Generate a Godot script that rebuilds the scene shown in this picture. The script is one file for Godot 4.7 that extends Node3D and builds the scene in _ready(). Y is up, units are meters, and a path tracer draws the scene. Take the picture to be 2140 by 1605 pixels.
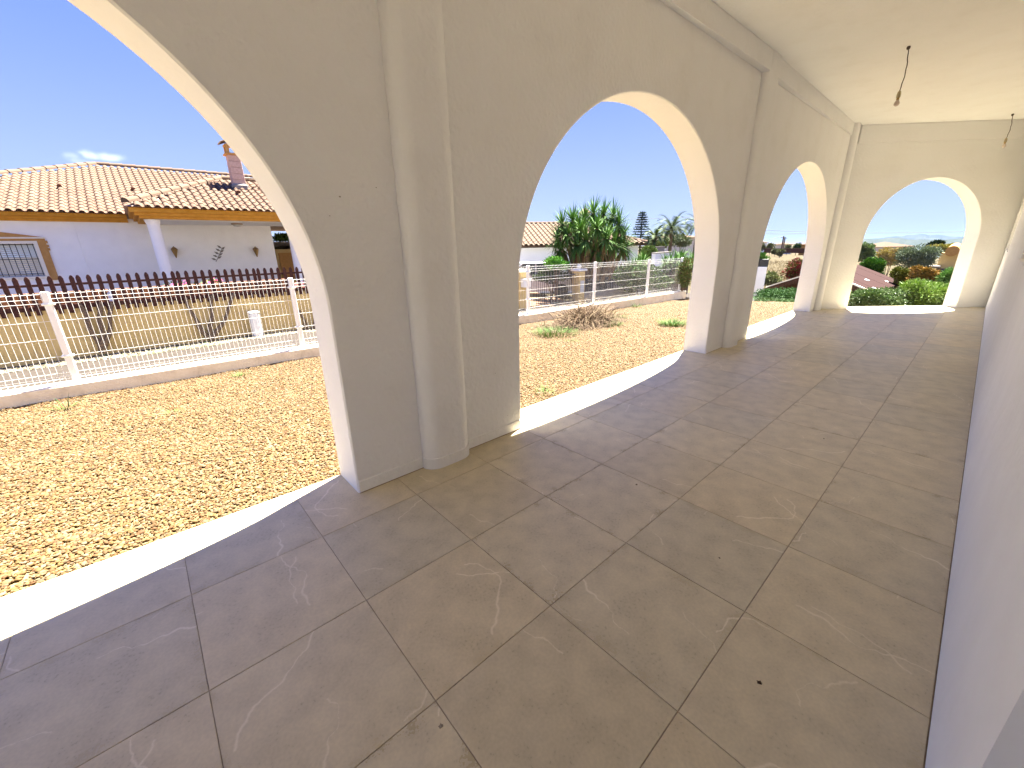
extends Node3D
# A covered terrace behind an arcade, looking out over a gravel garden to a lane, houses and hills.
# x runs across the terrace (garden at -x), -z runs along it, y is up; metres.

const FOCAL := 851.7
const EYE := Vector3(2.164, 1.534, 1.056)
var cam_basis: Basis
var rng := RandomNumberGenerator.new()
var M := {}
var used := {}

# ------------------------------------------------------------------ mesh building
class Build:
	var v := PackedVector3Array()
	var n := PackedVector3Array()
	var uv := PackedVector2Array()
	var c := PackedColorArray()
	var col := Color.WHITE
	func tri(a: Vector3, b: Vector3, d: Vector3) -> void:
		var nn := (d - a).cross(b - a).normalized()
		v.append(a); v.append(b); v.append(d)
		n.append(nn); n.append(nn); n.append(nn)
		uv.append(Vector2.ZERO); uv.append(Vector2.ZERO); uv.append(Vector2.ZERO)
		c.append(col); c.append(col); c.append(col)
	func tri_n(a: Vector3, b: Vector3, d: Vector3, na: Vector3, nb: Vector3, nd: Vector3) -> void:
		if (d - a).cross(b - a).dot(na + nb + nd) < 0.0:
			v.append(a); v.append(d); v.append(b); n.append(na); n.append(nd); n.append(nb)
		else:
			v.append(a); v.append(b); v.append(d); n.append(na); n.append(nb); n.append(nd)
		uv.append(Vector2.ZERO); uv.append(Vector2.ZERO); uv.append(Vector2.ZERO)
		c.append(col); c.append(col); c.append(col)
	func face(a: Vector3, b: Vector3, d: Vector3, out: Vector3) -> void:
		if (d - a).cross(b - a).dot(out) < 0.0:
			tri(a, d, b)
		else:
			tri(a, b, d)
	func quad(a: Vector3, b: Vector3, d: Vector3, e: Vector3, out: Vector3) -> void:
		face(a, b, d, out); face(a, d, e, out)
	func quad_uv(a: Vector3, b: Vector3, d: Vector3, e: Vector3, out: Vector3, ua: Vector2, ub: Vector2, ud: Vector2, ue: Vector2) -> void:
		var k := v.size()
		quad(a, b, d, e, out)
		for i in range(k, v.size()):
			var p := v[i]
			uv[i] = ua if p.is_equal_approx(a) else ub if p.is_equal_approx(b) else ud if p.is_equal_approx(d) else ue
	func box(t: Transform3D, s: Vector3) -> void:
		var h := s * 0.5
		for ax in 3:
			for sg in [-1.0, 1.0]:
				var o := Vector3.ZERO; o[ax] = sg * h[ax]
				var p := Vector3.ZERO; p[(ax + 1) % 3] = h[(ax + 1) % 3]
				var q := Vector3.ZERO; q[(ax + 2) % 3] = h[(ax + 2) % 3]
				quad(t * (o - p - q), t * (o + p - q), t * (o + p + q), t * (o - p + q), t.basis * o)
	# box between two corners
	func bb(a: Vector3, b: Vector3) -> void:
		box(Transform3D(Basis(), (a + b) * 0.5), (b - a).abs())
	# box with bevelled edges
	func soft_box(t: Transform3D, s: Vector3, r: float) -> void:
		var h := s * 0.5
		var i := h - Vector3(r, r, r)
		for ax in 3:
			var b1 := (ax + 1) % 3
			var b2 := (ax + 2) % 3
			for sg in [-1.0, 1.0]:
				var o := Vector3.ZERO; o[ax] = sg * h[ax]
				var p := Vector3.ZERO; p[b1] = i[b1]
				var q := Vector3.ZERO; q[b2] = i[b2]
				quad(t * (o - p - q), t * (o + p - q), t * (o + p + q), t * (o - p + q), t.basis * o)
				for s2 in [-1.0, 1.0]:
					var e := Vector3.ZERO; e[b1] = s2 * h[b1]
					var oi := Vector3.ZERO; oi[ax] = sg * i[ax]
					var ei := Vector3.ZERO; ei[b1] = s2 * i[b1]
					quad(t * (o + ei - q), t * (o + ei + q), t * (oi + e + q), t * (oi + e - q), t.basis * (o + e))
		for sx in [-1.0, 1.0]:
			for sy in [-1.0, 1.0]:
				for sz in [-1.0, 1.0]:
					var sgv := Vector3(sx, sy, sz)
					face(t * (Vector3(h.x, i.y, i.z) * sgv), t * (Vector3(i.x, h.y, i.z) * sgv), t * (Vector3(i.x, i.y, h.z) * sgv), t.basis * sgv)
	func tube(pts: Array, radii: Array, sides: int, caps := true) -> void:
		var rings := []
		var norms := []
		var side := Vector3.ZERO
		for i in pts.size():
			var d: Vector3 = (pts[mini(i + 1, pts.size() - 1)] - pts[maxi(i - 1, 0)]).normalized()
			if side == Vector3.ZERO:
				side = d.cross(Vector3.UP)
				if side.length() < 0.05:
					side = d.cross(Vector3.RIGHT)
			side = (side - d * side.dot(d)).normalized()
			var up := d.cross(side).normalized()
			var ring := []
			var nr := []
			for k in sides:
				var a := TAU * k / sides
				var q := side * cos(a) + up * sin(a)
				ring.append(pts[i] + q * float(radii[i]))
				nr.append(q)
			rings.append(ring); norms.append(nr)
		for i in pts.size() - 1:
			for k in sides:
				var k2 := (k + 1) % sides
				tri_n(rings[i][k], rings[i][k2], rings[i + 1][k2], norms[i][k], norms[i][k2], norms[i + 1][k2])
				tri_n(rings[i][k], rings[i + 1][k2], rings[i + 1][k], norms[i][k], norms[i + 1][k2], norms[i + 1][k])
		if caps:
			for e in [0, pts.size() - 1]:
				var o: Vector3 = (pts[0] - pts[1]) if e == 0 else (pts[e] - pts[e - 1])
				for k in range(1, sides - 1):
					face(rings[e][0], rings[e][k], rings[e][k + 1], o)
	# lathe round a vertical axis; prof is [radius, height]
	func lathe(at: Vector3, prof: Array, sides: int) -> void:
		for i in prof.size() - 1:
			var r0: float = prof[i][0]
			var r1: float = prof[i + 1][0]
			var sl := Vector2(prof[i + 1][1] - prof[i][1], r0 - r1).normalized()
			for k in sides:
				var a0 := TAU * k / sides
				var a1 := TAU * (k + 1) / sides
				var d0 := Vector3(cos(a0), 0, sin(a0))
				var d1 := Vector3(cos(a1), 0, sin(a1))
				var y0 := Vector3.UP * float(prof[i][1])
				var y1 := Vector3.UP * float(prof[i + 1][1])
				var n0 := (d0 * sl.x + Vector3.UP * sl.y).normalized()
				var n1 := (d1 * sl.x + Vector3.UP * sl.y).normalized()
				if r0 > 0.0:
					tri_n(at + d0 * r0 + y0, at + d1 * r0 + y0, at + d1 * r1 + y1, n0, n1, n1)
				if r1 > 0.0:
					tri_n(at + d0 * r0 + y0, at + d1 * r1 + y1, at + d0 * r1 + y1, n0, n1, n0)
	func leaf(at: Vector3, dir: Vector3, side: Vector3, ln: float, wd: float) -> void:
		var m := at + dir * ln * 0.45
		var up := dir.cross(side) * wd * 0.25
		tri(at, m - side * wd * 0.5 + up, at + dir * ln)
		tri(at, at + dir * ln, m + side * wd * 0.5 + up)
	# a bent strap: blade of grass, yucca or palm leaf
	func blade(at: Vector3, dir: Vector3, side: Vector3, ln: float, wd: float, droop: float, segs: int) -> void:
		var p := at
		var d := dir
		var w0 := wd * 0.7
		for i in segs:
			d = (d + Vector3.DOWN * droop / segs).normalized()
			var q := p + d * ln / segs
			var w1 := wd * (1.0 - pow(float(i + 1) / segs, 1.6))
			if i < segs - 1:
				tri(p - side * w0 * 0.5, p + side * w0 * 0.5, q + side * w1 * 0.5)
				tri(p - side * w0 * 0.5, q + side * w1 * 0.5, q - side * w1 * 0.5)
			else:
				tri(p - side * w0 * 0.5, p + side * w0 * 0.5, q)
			p = q
			w0 = w1
	func mesh() -> ArrayMesh:
		var a := []
		a.resize(Mesh.ARRAY_MAX)
		a[Mesh.ARRAY_VERTEX] = v
		a[Mesh.ARRAY_NORMAL] = n
		a[Mesh.ARRAY_TEX_UV] = uv
		a[Mesh.ARRAY_COLOR] = c
		var m := ArrayMesh.new()
		m.add_surface_from_arrays(Mesh.PRIMITIVE_TRIANGLES, a)
		return m

func xf(o: Vector3, yaw := 0.0) -> Transform3D:
	return Transform3D(Basis(Vector3.UP, yaw), o)

func obj(called: String, m: Mesh, mt: Material, parent: Node = self) -> MeshInstance3D:
	var o := MeshInstance3D.new()
	o.name = called
	o.mesh = m
	o.material_override = mt
	parent.add_child(o, true)
	return o

func put(called: String, b: Build, mt: Material, parent: Node = self) -> MeshInstance3D:
	return obj(called, b.mesh(), mt, parent)

func numbered(called: String) -> String:
	used[called] = used.get(called, -1) + 1
	return called if used[called] == 0 else "%s_%03d" % [called, used[called]]

func tag(o: Node, label: String, category: String, group := "") -> Node:
	o.set_meta("label", label)
	o.set_meta("category", category)
	if group:
		o.set_meta("group", group)
	return o

func thing(called: String, label: String, category: String, at := Vector3.ZERO, group := "") -> Node3D:
	var o := Node3D.new()
	o.name = numbered(called)
	add_child(o)
	o.position = at
	tag(o, label, category, group)
	return o

func structure(o: Node) -> Node:
	o.set_meta("kind", "structure")
	return o

func stuff(o: Node) -> Node:
	o.set_meta("kind", "stuff")
	return o

# ------------------------------------------------------------------ photo pixel -> direction; distance comes from what is touched
func ray(u: float, w: float) -> Vector3:
	return cam_basis * Vector3((u - 1070.0) / FOCAL, -(w - 802.5) / FOCAL, -1.0)

func on_y(u: float, w: float, y: float) -> Vector3:
	var d := ray(u, w)
	return EYE + d * ((y - EYE.y) / d.y)

func on_x(u: float, w: float, x: float) -> Vector3:
	var d := ray(u, w)
	return EYE + d * ((x - EYE.x) / d.x)

func away(u: float, w: float, dist: float) -> Vector3:
	var d := ray(u, w)
	return EYE + d * (dist / Vector2(d.x, d.z).length())

# ------------------------------------------------------------------ textures and materials
func ramp_tex(size: int, freq: float, octaves: int, stops: Array, sd: int, kind := FastNoiseLite.TYPE_SIMPLEX_SMOOTH) -> ImageTexture:
	var nz := FastNoiseLite.new()
	nz.seed = sd
	nz.noise_type = kind
	nz.frequency = freq
	nz.fractal_octaves = octaves
	var src := nz.get_seamless_image(size, size).get_data()
	var lut := []
	for i in 256:
		var t := i / 255.0
		var c: Color = stops[stops.size() - 1][1]
		for k in stops.size() - 1:
			if t <= stops[k + 1][0]:
				c = stops[k][1].lerp(stops[k + 1][1], clampf((t - stops[k][0]) / maxf(stops[k + 1][0] - stops[k][0], 0.001), 0, 1))
				break
		c = c.linear_to_srgb()
		lut.append([int(clampf(c.r, 0, 1) * 255), int(clampf(c.g, 0, 1) * 255), int(clampf(c.b, 0, 1) * 255)])
	var out := PackedByteArray()
	out.resize(size * size * 3)
	for i in size * size:
		var e: Array = lut[src[i]]
		out[i * 3] = e[0]; out[i * 3 + 1] = e[1]; out[i * 3 + 2] = e[2]
	return ImageTexture.create_from_image(Image.create_from_data(size, size, false, Image.FORMAT_RGB8, out))

func height_tex(size: int, freq: float, octaves: int, sd: int, kind := FastNoiseLite.TYPE_SIMPLEX_SMOOTH) -> ImageTexture:
	var nz := FastNoiseLite.new()
	nz.seed = sd
	nz.noise_type = kind
	nz.frequency = freq
	nz.fractal_octaves = octaves
	return ImageTexture.create_from_image(nz.get_seamless_image(size, size))

func lin(r: float, g: float, b: float) -> Color:
	return Color(r, g, b)

func plain(c: Color, rough := 0.8, metal := 0.0, spec := 0.5) -> StandardMaterial3D:
	var m := StandardMaterial3D.new()
	m.albedo_color = c.linear_to_srgb()
	m.roughness = rough
	m.metallic = metal
	m.metallic_specular = spec
	return m

func grained(tex: Texture2D, metres: float, rough := 0.9, bump: Texture2D = null, relief := 0.0) -> StandardMaterial3D:
	var m := StandardMaterial3D.new()
	m.albedo_texture = tex
	m.roughness = rough
	m.metallic_specular = 0.3
	m.uv1_triplanar = true
	m.uv1_world_triplanar = true
	m.uv1_scale = Vector3.ONE / metres
	if bump:
		m.heightmap_enabled = true
		m.heightmap_texture = bump
		m.heightmap_scale = relief
	return m

func coloured(rough := 0.8, back := Color.BLACK) -> StandardMaterial3D:
	var m := StandardMaterial3D.new()
	m.vertex_color_use_as_albedo = true
	m.roughness = rough
	m.metallic_specular = 0.35
	if back != Color.BLACK:
		m.backlight_enabled = true
		m.backlight = back
	return m

# one slab of veined limestone-look porcelain
func stone_texture(sd: int) -> ImageTexture:
	var size := 384
	var r := RandomNumberGenerator.new()
	r.seed = sd
	var a := FastNoiseLite.new()
	a.seed = sd; a.frequency = 0.008; a.fractal_octaves = 5; a.noise_type = FastNoiseLite.TYPE_SIMPLEX_SMOOTH
	var b := FastNoiseLite.new()
	b.seed = sd + 9; b.frequency = 0.09; b.fractal_octaves = 3
	var big := a.get_image(size, size).get_data()
	var fine := b.get_image(size, size).get_data()
	var vein := PackedFloat32Array()
	vein.resize(size * size)
	for k in r.randi_range(2, 4):
		var p := Vector2(r.randf() * size, r.randf() * size)
		var heading := r.randf() * TAU
		var ang := heading
		var wide := r.randf_range(0.8, 3.6)
		var strong := r.randf_range(0.45, 1.0)
		for s in r.randi_range(130, 330):
			ang = lerpf(ang + r.randf_range(-0.3, 0.3), heading, 0.12)
			if r.randf() < 0.012:
				heading += r.randf_range(-0.7, 0.7)
			p += Vector2(cos(ang), sin(ang)) * 1.2
			wide = clampf(wide + r.randf_range(-0.4, 0.38), 0.5, 6.5)
			var q := int(ceil(wide))
			for dy in range(-q, q + 1):
				for dx in range(-q, q + 1):
					var x := int(p.x) + dx
					var y := int(p.y) + dy
					if x >= 0 and y >= 0 and x < size and y < size and Vector2(dx, dy).length() <= wide:
						var i := y * size + x
						vein[i] = maxf(vein[i], strong * (1.0 - Vector2(dx, dy).length() / (wide + 0.6)) * r.randf_range(0.55, 1.0))
	var dirty := r.randf_range(0.0, 0.8)
	var warm := r.randf_range(-0.02, 0.02)
	var tone := r.randf_range(0.93, 1.06)
	var out := PackedByteArray()
	out.resize(size * size * 3)
	for i in size * size:
		var t := big[i] / 255.0
		var f := fine[i] / 255.0
		var l := (0.61 + 0.13 * (t - 0.5) + 0.08 * (f - 0.5)) * tone
		if f < 0.2 and t < 0.42:
			l *= 0.84
		var vv := vein[i]
		# brown dirt washed along the joints, in patches
		var near_edge := mini(mini(i % size, size - 1 - i % size), mini(i / size, size - 1 - i / size))
		var dirt := 0.0
		if near_edge < 34 and f * 0.6 + (1.0 - t) * 0.7 > 0.74 + near_edge * 0.006:
			dirt = dirty
		l = lerpf(l, 0.93, vv * 0.9) * (1.0 - 0.32 * dirt)
		out[i * 3] = int(255 * pow(clampf(l * (1.0 + warm), 0, 1), 0.4545))
		out[i * 3 + 1] = int(255 * pow(clampf(l * (0.865 + 0.04 * vv - 0.07 * dirt), 0, 1), 0.4545))
		out[i * 3 + 2] = int(255 * pow(clampf(l * (0.585 - warm + 0.16 * vv - 0.16 * dirt), 0, 1), 0.4545))
	return ImageTexture.create_from_image(Image.create_from_data(size, size, false, Image.FORMAT_RGB8, out))

func make_materials() -> void:
	var rough_plaster := height_tex(512, 0.06, 4, 3)
	var pl := ramp_tex(512, 0.006, 5, [[0.0, lin(0.86, 0.85, 0.825)], [0.35, lin(0.89, 0.882, 0.862)], [1.0, lin(0.905, 0.90, 0.885)]], 5)
	M.plaster = grained(pl, 1.6, 0.95, rough_plaster, 0.42)
	M.white_wall = grained(ramp_tex(256, 0.02, 4, [[0.0, lin(0.85, 0.845, 0.835)], [1.0, lin(0.90, 0.895, 0.885)]], 7), 2.5, 0.95, rough_plaster, 0.3)
	M.kerb = grained(ramp_tex(256, 0.02, 5, [[0.0, lin(0.58, 0.50, 0.39)], [0.4, lin(0.70, 0.62, 0.50)], [1.0, lin(0.75, 0.68, 0.56)]], 8), 1.3, 0.95, rough_plaster, 0.5)
	M.yellow = grained(ramp_tex(256, 0.02, 5, [[0.0, lin(0.55, 0.40, 0.17)], [0.5, lin(0.58, 0.43, 0.19)], [1.0, lin(0.60, 0.45, 0.205)]], 11), 2.0, 0.95, rough_plaster, 0.5)
	M.ochre = grained(ramp_tex(256, 0.03, 4, [[0.0, lin(0.52, 0.25, 0.035)], [1.0, lin(0.64, 0.33, 0.06)]], 13), 1.5, 0.85)
	M.ochre_trim = grained(ramp_tex(256, 0.03, 4, [[0.0, lin(0.42, 0.22, 0.07)], [1.0, lin(0.52, 0.29, 0.10)]], 14), 1.0, 0.85)
	M.grout = grained(ramp_tex(256, 0.05, 4, [[0.0, lin(0.26, 0.19, 0.12)], [1.0, lin(0.46, 0.37, 0.27)]], 15), 0.7, 0.95)
	M.soil = grained(ramp_tex(256, 0.05, 4, [[0.0, lin(0.149, 0.101, 0.0481)], [1.0, lin(0.227, 0.166, 0.0875)]], 16), 0.6, 1.0)
	M.lane = grained(ramp_tex(512, 0.03, 6, [[0.0, lin(0.0325, 0.0262, 0.0212)], [0.5, lin(0.0438, 0.0353, 0.0293)], [1.0, lin(0.0539, 0.0439, 0.0376)]], 17), 2.5, 1.0, height_tex(256, 0.1, 4, 18), 0.6)
	M.drive = grained(ramp_tex(256, 0.04, 5, [[0.0, lin(0.162, 0.09, 0.054)], [1.0, lin(0.216, 0.135, 0.0855)]], 19), 1.5, 1.0)
	M.field = grained(ramp_tex(512, 0.02, 6, [[0.0, lin(0.0302, 0.0258, 0.0121)], [0.35, lin(0.0495, 0.0388, 0.0193)], [0.6, lin(0.0665, 0.0517, 0.0267)], [1.0, lin(0.077, 0.0625, 0.0354)]], 21), 22.0, 1.0)
	M.hill = grained(ramp_tex(512, 0.01, 6, [[0.0, lin(0.014, 0.0238, 0.0175)], [0.5, lin(0.03, 0.0392, 0.0315)], [1.0, lin(0.048, 0.056, 0.049)]], 22), 900.0, 1.0)
	M.dark_wood = grained(ramp_tex(256, 0.03, 4, [[0.0, lin(0.032, 0.011, 0.009)], [1.0, lin(0.08, 0.028, 0.02)]], 23), 0.4, 0.6)
	M.shed_wood = grained(ramp_tex(256, 0.03, 4, [[0.0, lin(0.05, 0.025, 0.015)], [1.0, lin(0.11, 0.055, 0.035)]], 24), 0.5, 0.8)
	M.red_felt = grained(ramp_tex(256, 0.05, 5, [[0.0, lin(0.0206, 0.00632, 0.00524)], [1.0, lin(0.0339, 0.0115, 0.00947)]], 25), 0.8, 0.95)
	M.bark = grained(ramp_tex(256, 0.06, 5, [[0.0, lin(0.10, 0.065, 0.04)], [1.0, lin(0.26, 0.19, 0.13)]], 26), 0.3, 1.0, height_tex(128, 0.1, 3, 27), 1.5)
	M.pale_roof = grained(ramp_tex(256, 0.04, 4, [[0.0, lin(0.0785, 0.0475, 0.0333)], [1.0, lin(0.104, 0.071, 0.0499)]], 28), 1.2, 0.95)
	M.far_wall = grained(ramp_tex(128, 0.04, 3, [[0.0, lin(0.66, 0.58, 0.47)], [1.0, lin(0.74, 0.66, 0.55)]], 29), 3.0, 0.95)
	M.pink_stone = grained(ramp_tex(256, 0.05, 5, [[0.0, lin(0.46, 0.30, 0.24)], [1.0, lin(0.60, 0.42, 0.34)]], 30), 0.8, 0.95)
	M.cement = grained(ramp_tex(256, 0.05, 5, [[0.0, lin(0.18, 0.165, 0.15)], [1.0, lin(0.285, 0.262, 0.24)]], 31), 0.8, 0.95)
	M.white_paint = plain(lin(0.80, 0.79, 0.76), 0.35)
	M.cream_paint = plain(lin(0.78, 0.72, 0.60), 0.6)
	M.black_iron = plain(lin(0.02, 0.02, 0.025), 0.5)
	M.brown_metal = plain(lin(0.22, 0.13, 0.05), 0.45, 0.3)
	M.glass = plain(lin(0.05, 0.06, 0.07), 0.08)
	M.shutter = plain(lin(0.55, 0.55, 0.53), 0.7)
	M.cord = plain(lin(0.07, 0.045, 0.035), 0.7)
	M.brass = plain(lin(0.42, 0.27, 0.10), 0.35, 0.6)
	M.socket = plain(lin(0.40, 0.33, 0.20), 0.5)
	M.bulb = plain(lin(0.72, 0.60, 0.52), 0.15)
	M.leaf = coloured(0.65, Color(0.25, 0.3, 0.08))
	M.leaf.metallic_specular = 0.22
	M.gloss_leaf = coloured(0.32, Color(0.25, 0.3, 0.08))
	M.dry = coloured(0.9, Color(0.2, 0.15, 0.08))
	M.stone = coloured(0.75)
	M.clay = coloured(0.9)
	M.car_paint = plain(lin(0.62, 0.64, 0.66), 0.25)
	M.terracotta = grained(ramp_tex(128, 0.05, 4, [[0.0, lin(0.088, 0.036, 0.021)], [1.0, lin(0.132, 0.057, 0.033)]], 33), 0.8, 0.9)
	M.rubber = plain(lin(0.02, 0.02, 0.02), 0.8)

# ------------------------------------------------------------------ walls with arches
# poly lies in (along, height); place(along, height, depth) gives the point; edges get a small round-over
func wall_mesh(poly: PackedVector2Array, depth: float, bevel: float, place: Callable) -> Build:
	if Geometry2D.is_polygon_clockwise(poly):
		poly.reverse()
	var n := poly.size()
	var inner := PackedVector2Array()
	for i in n:
		var d0 := (poly[i] - poly[(i + n - 1) % n]).normalized()
		var d1 := (poly[(i + 1) % n] - poly[i]).normalized()
		var o0 := Vector2(d0.y, -d0.x)
		var o1 := Vector2(d1.y, -d1.x)
		var m := (o0 + o1).normalized()
		inner.append(poly[i] - m * bevel / maxf(m.dot(o0), 0.3))
	var idx := Geometry2D.triangulate_polygon(inner)
	var b := Build.new()
	var front: Vector3 = place.call(0.0, 0.0, 0.0) - place.call(0.0, 0.0, 0.1)
	for i in range(0, idx.size(), 3):
		var q := [inner[idx[i]], inner[idx[i + 1]], inner[idx[i + 2]]]
		b.face(place.call(q[0].x, q[0].y, 0.0), place.call(q[1].x, q[1].y, 0.0), place.call(q[2].x, q[2].y, 0.0), front)
		b.face(place.call(q[0].x, q[0].y, depth), place.call(q[1].x, q[1].y, depth), place.call(q[2].x, q[2].y, depth), -front)
	for i in n:
		var j := (i + 1) % n
		var e := (poly[j] - poly[i]).normalized()
		var o := Vector2(e.y, -e.x)
		var out: Vector3 = place.call(poly[i].x + o.x, poly[i].y + o.y, depth * 0.5) - place.call(poly[i].x, poly[i].y, depth * 0.5)
		var f0: Vector3 = place.call(inner[i].x, inner[i].y, 0.0)
		var f1: Vector3 = place.call(inner[j].x, inner[j].y, 0.0)
		var g0: Vector3 = place.call(poly[i].x, poly[i].y, bevel)
		var g1: Vector3 = place.call(poly[j].x, poly[j].y, bevel)
		var h0: Vector3 = place.call(poly[i].x, poly[i].y, depth - bevel)
		var h1: Vector3 = place.call(poly[j].x, poly[j].y, depth - bevel)
		var k0: Vector3 = place.call(inner[i].x, inner[i].y, depth)
		var k1: Vector3 = place.call(inner[j].x, inner[j].y, depth)
		b.quad(f0, f1, g1, g0, out + front.normalized())
		b.quad(g0, g1, h1, h0, out)
		b.quad(h0, h1, k1, k0, out - front.normalized())
	return b

func arch_points(s0: float, s1: float, spring: float, crown: float, segs := 64) -> PackedVector2Array:
	var p := PackedVector2Array()
	var c := (s0 + s1) * 0.5
	var rx := (s1 - s0) * 0.5
	p.append(Vector2(s0, -0.012))
	for i in segs + 1:
		var a := PI - PI * i / segs
		p.append(Vector2(c + rx * cos(a), spring + (crown - spring) * sin(a)))
	p.append(Vector2(s1, -0.012))
	return p

const IN_X := -0.28
const OUT_X := -0.615
const HOUSE_X := 2.385
const CEIL := 3.79
const DEPTH := 0.335

func arcade_place(s: float, y: float, d: float) -> Vector3:
	var shift := d * 0.4142 if s > 10.7 else 0.0
	return Vector3(IN_X - d, y, -(s + shift))

const END_DIR := Vector3(0.70711, 0, -0.70711)
const END_OUT := Vector3(-0.70711, 0, -0.70711)
const END_AT := Vector3(IN_X, 0, -10.81)
func end_place(s: float, y: float, d: float) -> Vector3:
	var shift := -d * 0.4142 if s < 0.05 else 0.0
	return END_AT + END_DIR * (s + shift) + END_OUT * d + Vector3.UP * y

func pier_column(parent: Node, z0: float, z1: float) -> void:
	var b := Build.new()
	var prof := []
	var r := 0.1
	var segs := 10
	for i in segs + 1:
		var a := PI * 0.5 * i / segs
		prof.append(Vector2(IN_X + r * sin(a), z0 - r * 1.15 + r * 1.15 * cos(a)))
	for i in segs + 1:
		var a := PI * 0.5 * i / segs
		prof.append(Vector2(IN_X + r * cos(a), z1 + r * 1.15 - r * 1.15 * sin(a)))
	for i in prof.size() - 1:
		var p: Vector2 = prof[i]
		var q: Vector2 = prof[i + 1]
		var e := (q - p)
		var o := Vector3(-e.y, 0, e.x)
		if o.x < 0.0 and absf(e.x) < absf(e.y):
			o = -o
		if o.dot(Vector3(p.x - IN_X + 0.02, 0, p.y - (z0 + z1) * 0.5)) < 0.0:
			o = -o
		b.quad(Vector3(p.x, 0, p.y), Vector3(q.x, 0, q.y), Vector3(q.x, CEIL, q.y), Vector3(p.x, CEIL, p.y), o)
		# skirting that follows the round
		var k := o.normalized() * 0.006
		b.quad(Vector3(p.x, 0, p.y) + k, Vector3(q.x, 0, q.y) + k, Vector3(q.x, 0.085, q.y) + k, Vector3(p.x, 0.085, p.y) + k, o)
		b.quad(Vector3(p.x, 0.085, p.y), Vector3(q.x, 0.085, q.y), Vector3(q.x, 0.085, q.y) + k, Vector3(p.x, 0.085, p.y) + k, Vector3.UP)
	put("half_column", b, M.plaster, parent)

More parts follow.
